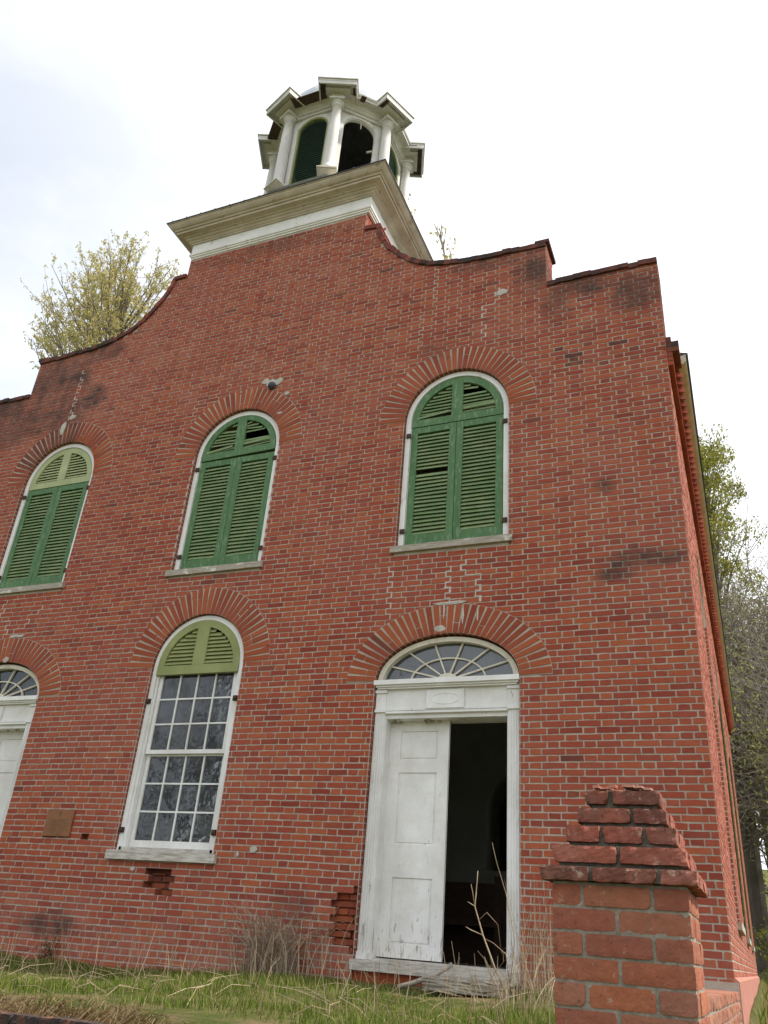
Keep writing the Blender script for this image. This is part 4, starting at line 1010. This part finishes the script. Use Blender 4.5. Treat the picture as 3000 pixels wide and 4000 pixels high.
# ---------------------------------------------------------------- gate pier and low wall
rng.seed(61)
PYF = -4.95
pm = MB(); pc = MB(); seedc = [0]
def old_brick(mb, x0, x1, y0, y1, z0, z1, st=0, pa=0, amp=.0045, n=(7, 4, 3)):
    """one worn brick: a cube grid with rounded, chipped edges"""
    nx_, ny_, nz_ = max(2, round((x1-x0)/.016)), max(2, round((y1-y0)/.02)), 5
    idx = {}; vs = []; fs = []
    ph = [rng.uniform(0, 6.28) for _ in range(6)]; chip = [(rng.choice((0, 1)), rng.choice((0, 1)), rng.choice((0, 1)), rng.uniform(.008, .022)) for _ in range(rng.choice((0, 0, 1, 2)))]
    sx, sy, sz = x1-x0, y1-y0, z1-z0
    def vid(i, j, k):
        if (i, j, k) in idx: return idx[i, j, k]
        u, v, w_ = i/nx_, j/ny_, k/nz_; p = Vector((x0+sx*u, y0+sy*v, z0+sz*w_)); c = Vector(((x0+x1)/2, (y0+y1)/2, (z0+z1)/2))
        on = (u in (0, 1)) + (v in (0, 1)) + (w_ in (0, 1))
        pull = {1: 0, 2: .0012, 3: .0026}[on]
        d = Vector(((c.x-p.x)/sx, (c.y-p.y)/sy, (c.z-p.z)/sz)); p += Vector((math.copysign(1, d.x)*(u in (0,1)), math.copysign(1, d.y)*(v in (0,1)), math.copysign(1, d.z)*(w_ in (0,1))))*pull*rng.uniform(.5, 1.5)
        for a, b, e, r_ in chip:
            q = Vector((x0+sx*a, y0+sy*b, z0+sz*e)); dd = (p-q).length
            if dd < r_: p += (c-p).normalized()*(r_-dd)*.7
        nz = amp*(.6*math.sin(p.x*60+ph[0])*math.sin(p.z*90+ph[1]) + .5*math.sin(p.x*140+p.z*60+ph[2]) + rng.uniform(-.35, .35))
        p += Vector((math.copysign(1, -d.x)*(u in (0,1)), math.copysign(1, -d.y)*(v in (0,1)), math.copysign(.5, -d.z)*(w_ in (0,1))))*nz
        idx[i, j, k] = len(vs); vs.append(p); return idx[i, j, k]
    for i in range(nx_):
        for k in range(nz_):
            fs += [(vid(i,0,k), vid(i+1,0,k), vid(i+1,0,k+1), vid(i,0,k+1)), (vid(i,ny_,k), vid(i,ny_,k+1), vid(i+1,ny_,k+1), vid(i+1,ny_,k))]
    for j in range(ny_):
        for k in range(nz_):
            fs += [(vid(0,j,k), vid(0,j,k+1), vid(0,j+1,k+1), vid(0,j+1,k)), (vid(nx_,j,k), vid(nx_,j+1,k), vid(nx_,j+1,k+1), vid(nx_,j,k+1))]
    for i in range(nx_):
        for j in range(ny_):
            fs += [(vid(i,j,0), vid(i,j+1,0), vid(i+1,j+1,0), vid(i+1,j,0)), (vid(i,j,nz_), vid(i+1,j,nz_), vid(i+1,j+1,nz_), vid(i,j+1,nz_))]
    mb.add(vs, fs, st=st, pa=pa)
def course(mb, x0, x1, y0, y1, z0, z1, splits, pa=0, st=0, amp=.003, jt=.008):
    """one course of a pier: front bricks split at the given x fractions, then ring of bricks behind"""
    xs_ = [x0] + [x0+(x1-x0)*s_ for s_ in splits] + [x1]
    d = .105
    for a, b in zip(xs_, xs_[1:]):
        o = rng.uniform(-.004, .004)
        old_brick(mb, a+(jt/2 if a > x0 else 0), b-(jt/2 if b < x1 else 0), y0+o, y0+d, z0+jt*.32, z1-jt*.32, rng.uniform(0, st), rng.uniform(.1, pa), amp)
    y = y0+d
    while y < y1-.03:
        e = min(y+rng.choice((.21, .105, .15)), y1)
        if y1-e < .04: e = y1
        o = rng.uniform(-.003, .003)
        old_brick(mb, x1-.105, x1+o, y+jt/2, e, z0+jt*.32, z1-jt*.32, rng.uniform(0, st), rng.uniform(.1, pa), amp)
        old_brick(mb, x0, x0+.105, y+jt/2, e, z0+jt*.32, z1-jt*.32, rng.uniform(0, st), rng.uniform(.1, pa), amp); y = e
PX0, PX1, PD = 5.160, 5.563, .42
zt = .448; i = 0; z = zt
while z > -1.5:
    sp = [(.23, .74), (.47,)][i % 2]
    course(pm, PX0, PX1, PYF, PYF+PD, z-.0665, z, [s_+rng.uniform(-.015,.015) for s_ in sp], pa=.45, st=.12, amp=.0010, jt=.010); z -= .0665; i += 1
caps = [(5.129, 5.595, .448, .500, (.33, .76)), (5.164, 5.568, .503, .564, (.5,)), (5.199, 5.541, .567, .628, (.33, .72)), (5.232, 5.513, .631, .688, (.62,)), (5.258, 5.494, .692, .746, (.33,))]
for k, (a, b, z0_, z1_, sp) in enumerate(caps):
    ins = a-5.129
    course(pc, a, b, PYF-.032+ins, PYF+PD+.03-ins, z0_+.001, z1_-.001, sp, pa=.35, st=.55, amp=.0034, jt=.013)
for k in range(40):
    x, y = rng.uniform(5.29, 5.47), rng.uniform(PYF+.1, PYF+.32)
    pc.obox((x, y, .752+rng.uniform(0, .004)), (rng.uniform(.008,.02), 0, 0), (.003, rng.uniform(.008,.02), 0), (0, .002, rng.uniform(.003,.006)), st=.2, pa=1)
pier = pm.build('gate_pier', M_oldbrick, smooth=False); tag(pier, 'weathered brick gate pier with stepped crumbling cap in front of the church corner', 'pier')
pc.build('stepped_cap', M_capbrick, pier, smooth=False)
mo = MB(); mc = MB(); mo.box(PX0+.004, PX1-.004, PYF+.005, PYF+PD-.004, -1.5, .452)
for a, b, z0_, z1_, sp in caps: ins = a-5.129; mc.box(a+.016, b-.016, PYF-.012+ins, PYF+PD+.012-ins, z0_+(.008 if ins == 0 else -.003), z1_-.004)
mo.build('pier_mortar', M_oldmortar, pier); mc.build('cap_mortar', M_capmortar, pier)

rng.seed(62)
WX1 = 5.534; lw = MB(); zt = .165; z = zt; k = 0
while z > -1.2:
    y = PYF+PD+.002 + (-.11 if k % 2 else 0)
    while y < -.06:
        e = min(y+.222, -.055); s_ = max(y, PYF+PD+.002); dz = -.011*(s_+4.5)
        if e-s_ > .03: old_brick(lw, WX1-.22, WX1, s_+.004, e-.004, z-.062+dz, z-.006+dz, rng.uniform(0, .25), rng.uniform(.2, .8), .002)
        y += .222
    z -= .066; k += 1
low = lw.build('low_wall', M_oldbrick); tag(low, 'low weathered brick wall running from the gate pier back to the church', 'wall')
m = MB(); m.prism([(PYF+PD+.002, -1.2), (PYF+PD+.002, .155), (-.06, .108), (-.06, -1.2)], .006, .21, place=lambda u, z, d: (WX1-d, u, z)); m.build('wall_mortar', M_oldmortar, low)

# crumbling brick edge of the terrace in the left corner
rng.seed(63); te = MB()
for k in range(4):
    x = -1.6 + (.11 if k % 2 else 0)
    while x < 2.7:
        L_ = rng.choice((.21, .21, .105)); y = edge(x+L_/2)-.10; z = gz(x, edge(x)+.12)-.075-k*.068
        if rng.random() > .12: old_brick(te, x+.004, x+L_-.005, y-.02+rng.uniform(-.02,.01)-k*.01, y+.09, z-.062+rng.uniform(-.006,.006), z+rng.uniform(-.006,.004), rng.uniform(.75, 1), rng.uniform(0, .3), .005)
        x += L_
tag(te.build('crumbling_wall', M_oldbrick), 'crumbling brick edge of the terrace under matted hay in the lower left corner', 'wall')

# ---------------------------------------------------------------- trees
def at(px, py, D):      # a point of the photograph (3000 px wide) at depth D
    return CAM + (rt*((px-1500)/3215.6) - up*((py-2000)/3215.6) + fwd)*D
def tree(name, base, height, seed, label, leafmat=None, cat='tree', spread=.55, levels=5, r0=.22, trunk_h=.35, leaf_n=6, leaf_s=.12, leaf_spread=.35, upw=.25, kids=(2, 4), twig=M_twig, group=None, leaf_levels=2, lratio=.72, nlim=60000, wander=.12):
    r = random.Random(seed); tb = MB(); cb = MB(); lb = MB(); root = empty(name, base); B = Vector((0, 0, 0))
    cnt = [0]
    def grow(p, d, Ln, rr, lv):
        n = 4 if lv < 2 else 3; pts = [p.copy()]; q = p.copy(); dd = d.copy()
        for i in range(n):
            dd = (dd + Vector((r.gauss(0, wander), r.gauss(0, wander), r.gauss(0, wander)+upw*.18))).normalized(); q = q + dd*(Ln/n); pts.append(q.copy())
        (tb if lv < 2 else cb).tube(pts, [rr*(1-.45*i/n) for i in range(n+1)], 7 if lv == 0 else (5 if lv < 2 else 3), cap=False)
        if lv >= levels-leaf_levels and leafmat:
            for i in range(leaf_n):
                t = r.uniform(.15, 1); k = min(n-1, int(t*n)); c = pts[k].lerp(pts[k+1], t*n-k) + Vector((r.gauss(0, leaf_spread), r.gauss(0, leaf_spread), r.gauss(0, leaf_spread)))
                for _ in range(2):
                    s_ = leaf_s*r.uniform(.5, 1.2); a = Vector((r.gauss(0,1), r.gauss(0,1), r.gauss(0,1))).normalized(); b = a.orthogonal().normalized()
                    c2 = c + a*leaf_s*.6
                    lb.add([c2-a*s_*.7, c2+b*s_*.32, c2+a*s_*.7, c2-b*s_*.32], [(0,1,2,3)])
        if lv >= levels: return
        m = r.randint(*kids) + (1 if lv == 0 else 0)
        for i in range(m):
            t = r.uniform(.45, 1) if lv else r.uniform(.75, 1); k = min(n-1, int(t*n)); s0 = pts[k].lerp(pts[k+1], t*n-k)
            ax = Vector((r.gauss(0,1), r.gauss(0,1), r.gauss(0,1)*.6)); ax = (ax - dd*ax.dot(dd)).normalized()
            nd = (dd*(1-spread) + ax*spread*r.uniform(.7, 1.3) + Vector((0,0,upw*.3))).normalized()
            grow(s0, nd, Ln*lratio*r.uniform(.75, 1.15), rr*.65*r.uniform(.8, 1), lv+1)
        nd = (dd + Vector((r.gauss(0,.15), r.gauss(0,.15), .1))).normalized(); grow(pts[-1], nd, Ln*lratio*1.05, rr*.55, lv+1)
    grow(B, Vector((r.gauss(0,.04), r.gauss(0,.04), 1)).normalized(), height*trunk_h, r0, 0)
    tb.build('trunk', M_bark, root)
    cr_ = cb.build('crown', twig, root)
    if leafmat: lb.build('foliage', leafmat, root)
    tag(root, label, cat, group); return root

def dome_tree(name, base, centre, rx, rz, seed, label, mat, n_limb=125, leaf=.125):
    """one broad airy crown: limbs leave the trunk and arch up to points all over a dome, twigs and leaf tassels on each"""
    r = random.Random(seed); root = empty(name, base); t = MB(); c = MB(); l = MB(); C0 = Vector(centre)-Vector(base); top = C0+Vector((0, 0, rz*.5))
    tr = lambda k: Vector((C0.x*k**1.5+.25*math.sin(k*7), C0.y*k**1.5, top.z*k))
    t.tube([tr(i/8) for i in range(9)], [.32, .28, .25, .22, .19, .15, .11, .07, .035], 8)
    for i in range(n_limb):
        a = r.uniform(0, 6.283); e = math.asin(r.uniform(-.55, 1)); q = r.uniform(.55, 1)**.6
        p = C0 + Vector((math.cos(a)*math.cos(e)*rx*q, math.sin(a)*math.cos(e)*rx*q, math.sin(e)*rz*q))
        s0 = tr(max(.3, min(.92, (p.z-rx*r.uniform(.5, 1.1))/top.z))); m = s0.lerp(p, .5)+Vector((0, 0, -.25+.1*r.random()))
        pts = [s0, s0.lerp(m, .5)+Vector((r.gauss(0,.06), r.gauss(0,.06), -.03)), m, m.lerp(p, .5)+Vector((r.gauss(0,.08), r.gauss(0,.08), .06)), p]
        c.tube(pts, [.055, .042, .03, .02, .008], 4, cap=False)
        for j in range(15):
            k = r.uniform(.35, 1)*4; b = min(3, int(k)); s1 = pts[b].lerp(pts[b+1], k-b); d = ((p-s0).normalized()*.6+Vector((r.gauss(0,.6), r.gauss(0,.6), .35+r.gauss(0,.4)))).normalized(); Ln = r.uniform(.35, 1.0)
            e1 = s1+d*Ln*.5+Vector((r.gauss(0,.04), r.gauss(0,.04), 0)); e2 = s1+d*Ln+Vector((0, 0, .08)); c.tube([s1, e1, e2], [.011, .008, .004], 3, cap=False)
            for w_ in range(r.randint(4, 9)):
                g = s1.lerp(e2, r.uniform(.3, 1.05))+Vector((r.gauss(0,.05), r.gauss(0,.05), r.gauss(0,.05)))
                for _ in range(r.randint(2, 4)):
                    u = Vector((r.gauss(0,.6), r.gauss(0,.6), r.gauss(-.3,.7))).normalized(); v = u.orthogonal().normalized(); s_ = leaf*r.uniform(.5, 1.25)
                    l.add([g, g+u*s_*.5+v*s_*.2, g+u*s_, g+u*s_*.5-v*s_*.2], [(0,1,2,3)])
    t.build('trunk', M_bark, root); c.build('limbs', M_twig, root); l.build('foliage', mat, root); return tag(root, label, 'tree')
_c = at(450, 1330, 33)
dome_tree('blossoming_tree', (_c.x, _c.y, -.6), tuple(_c), 3.6, 4.0, 11, 'airy yellow-green tree in young leaf behind the left slope of the gable', M_catkin)
tree('blossoming_tree', (-3.0, 15.0, -.6), 25.2, 12, 'tree with pale budding twigs behind the right end of the tower cornice', M_catkin, spread=.22, levels=4, r0=.26, trunk_h=.60, leaf_n=6, leaf_s=.13, leaf_spread=.12, upw=.9, kids=(3, 4), leaf_levels=2, lratio=.45)

def leafy(name, base, height, cr, seed, label, mat, n_cl, n_leaf, ls, cz=.62, cat='tree'):
    """dense evergreen: trunk with limbs that end in leaf clumps, sky between the clumps"""
    r = random.Random(seed); root = empty(name, base); t = MB(); c = MB(); l = MB()
    t.tube([(0,0,0), (.1,0,height*.3), (-.1,.1,height*.6), (0,0,height*.92)], [height*.018, height*.014, height*.009, .03], 8)
    for i in range(n_cl):
        k = r.uniform(cz-.32, 1.0); rr = cr*(1.15-k)**.6*r.uniform(.3, 1.0); a = r.uniform(0, 6.283)
        p = Vector((rr*math.cos(a), rr*math.sin(a), height*k)); s0 = Vector((0, 0, height*max(.2, k-.14)))
        c.tube([s0, s0.lerp(p, .5)+Vector((0,0,.2)), p], [.045, .03, .012], 4, cap=False)
        R_ = r.uniform(.5, 1.0)*cr*.26
        for j in range(n_leaf):
            q = Vector((r.gauss(0, 1), r.gauss(0, 1), r.gauss(0, .75)))
            q = p + q.normalized()*R_*r.uniform(.2, 1)**.5*1.1; s_ = ls*r.uniform(.6, 1.3)
            u = Vector((r.gauss(0,1), r.gauss(0,1), r.gauss(0,1))).normalized(); v = u.orthogonal().normalized()
            l.add([q-u*s_*.6, q+v*s_*.3, q+u*s_*.6, q-v*s_*.3], [(0,1,2,3)])
    t.build('trunk', M_bark, root); c.build('limbs', M_twig, root); l.build('crown', mat, root); tag(root, label, cat); return root
leafy('evergreen_tree', (5.6, 30.0, .2), 23.4, 3.6, 21, 'tall yellow-green leafy evergreen rising beyond the right eave of the church', M_evleaf, 75, 240, .14, .92)
tree('bare_tree', (6.9, 27.0, .1), 20, 36, 'slender twiggy tree directly behind the end of the eave', M_budleaf, r0=.17, spread=.45, levels=5, trunk_h=.34, leaf_n=2, leaf_s=.10, leaf_spread=.25, upw=.3, kids=(3, 4), leaf_levels=2)
T_ = dict(spread=.55, levels=5, trunk_h=.30, leaf_n=2, leaf_s=.09, leaf_spread=.3, upw=.15, kids=(3, 4), leaf_levels=1)
tree('bare_tree', (9.4, 26.0, .1), 19, 31, 'crooked grey bare tree nearest the right edge with long arching limbs', M_budleaf, r0=.3, wander=.22, **dict(T_, levels=6, leaf_n=1, leaf_levels=1, kids=(2, 4), lratio=.74))
tree('bare_tree', (6.9, 31.0, .3), 19, 32, 'thin budding tree just right of the church eave', M_budleaf, r0=.2, **T_)
tree('bare_tree', (8.4, 36.0, .6), 21, 33, 'tall twiggy tree standing behind the crooked grey one', M_budleaf, r0=.28, **dict(T_, levels=6, leaf_n=1, leaf_levels=1, kids=(2, 4), lratio=.74))
tree('bare_tree', (7.2, 24.0, -.2), 12, 34, 'short spreading budding tree beside the back corner of the church', M_budleaf, r0=.16, **dict(T_, leaf_n=3))
tree('bare_tree', (10.2, 30.0, .3), 20, 35, 'bare grey tree at the far right of the wood', M_budleaf, r0=.28, **dict(T_, leaf_n=1))
leafy('leafy_tree', (8.6, 40.0, 1.5), 14.5, 4.6, 22, 'broad olive-green tree filling the wood low on the right', M_shrubleaf, 60, 60, .15, .45)
leafy('leafy_tree', (6.4, 38.0, 1.0), 13, 4.2, 23, 'olive-green tree close behind the far end of the church', M_shrubleaf, 60, 60, .15, .45)
def shrub(name, base, w_, h_, seed, label, mat, n=2600, ls=.1):
    r = random.Random(seed); root = empty(name, base); s = MB(); l = MB()
    for i in range(26):
        a = r.uniform(0, 6.28); p = Vector((math.cos(a)*w_*r.uniform(.2, 1), math.sin(a)*w_*r.uniform(.2, 1), h_*r.uniform(.5, 1))); s.tube([(0,0,0), p*.5+Vector((0,0,.1)), p], [.02, .014, .005], 4)
        for j in range(n//26):
            t = r.uniform(.25, 1.05); q = p*t + Vector((r.gauss(0,.16), r.gauss(0,.16), r.gauss(0,.14)))*w_*.7; q.z = max(.03, q.z); z_ = ls*r.uniform(.6, 1.3)
            u = Vector((r.gauss(0,1), r.gauss(0,1), r.gauss(0,1))).normalized(); v = u.orthogonal().normalized()
            l.add([q-u*z_*.6, q+v*z_*.3, q+u*z_*.6, q-v*z_*.3], [(0,1,2,3)])
    s.build('stems', M_twig, root); l.build('foliage', mat, root); return tag(root, label, 'shrub')
shrub('green_shrub', (6.5, 20.0, gz(6.5, 20)), 1.0, 1.7, 41, 'bright green bush beside the far end of the side wall', M_shrubleaf)
shrub('green_shrub', (7.9, 24.5, gz(7.9, 24.5)), 1.5, 2.2, 42, 'larger olive bush in front of the wood at the right edge', M_shrubleaf)
# trees across the road, behind the photographer, mirrored in the old panes
tree('street_tree', (-13.5, -17.5, -1.3), 15, 51, 'large bare tree with heavy limbs across the road, mirrored in the panes', None, spread=.6, levels=5, r0=.34, trunk_h=.26, upw=.1, kids=(2, 3), twig=M_bark, wander=.2)
tree('street_tree', (-10.0, -21.0, -1.3), 16, 52, 'slimmer bare tree across the road with upright limbs', None, spread=.5, levels=5, r0=.26, trunk_h=.3, upw=.2, kids=(2, 3), twig=M_bark, wander=.18)
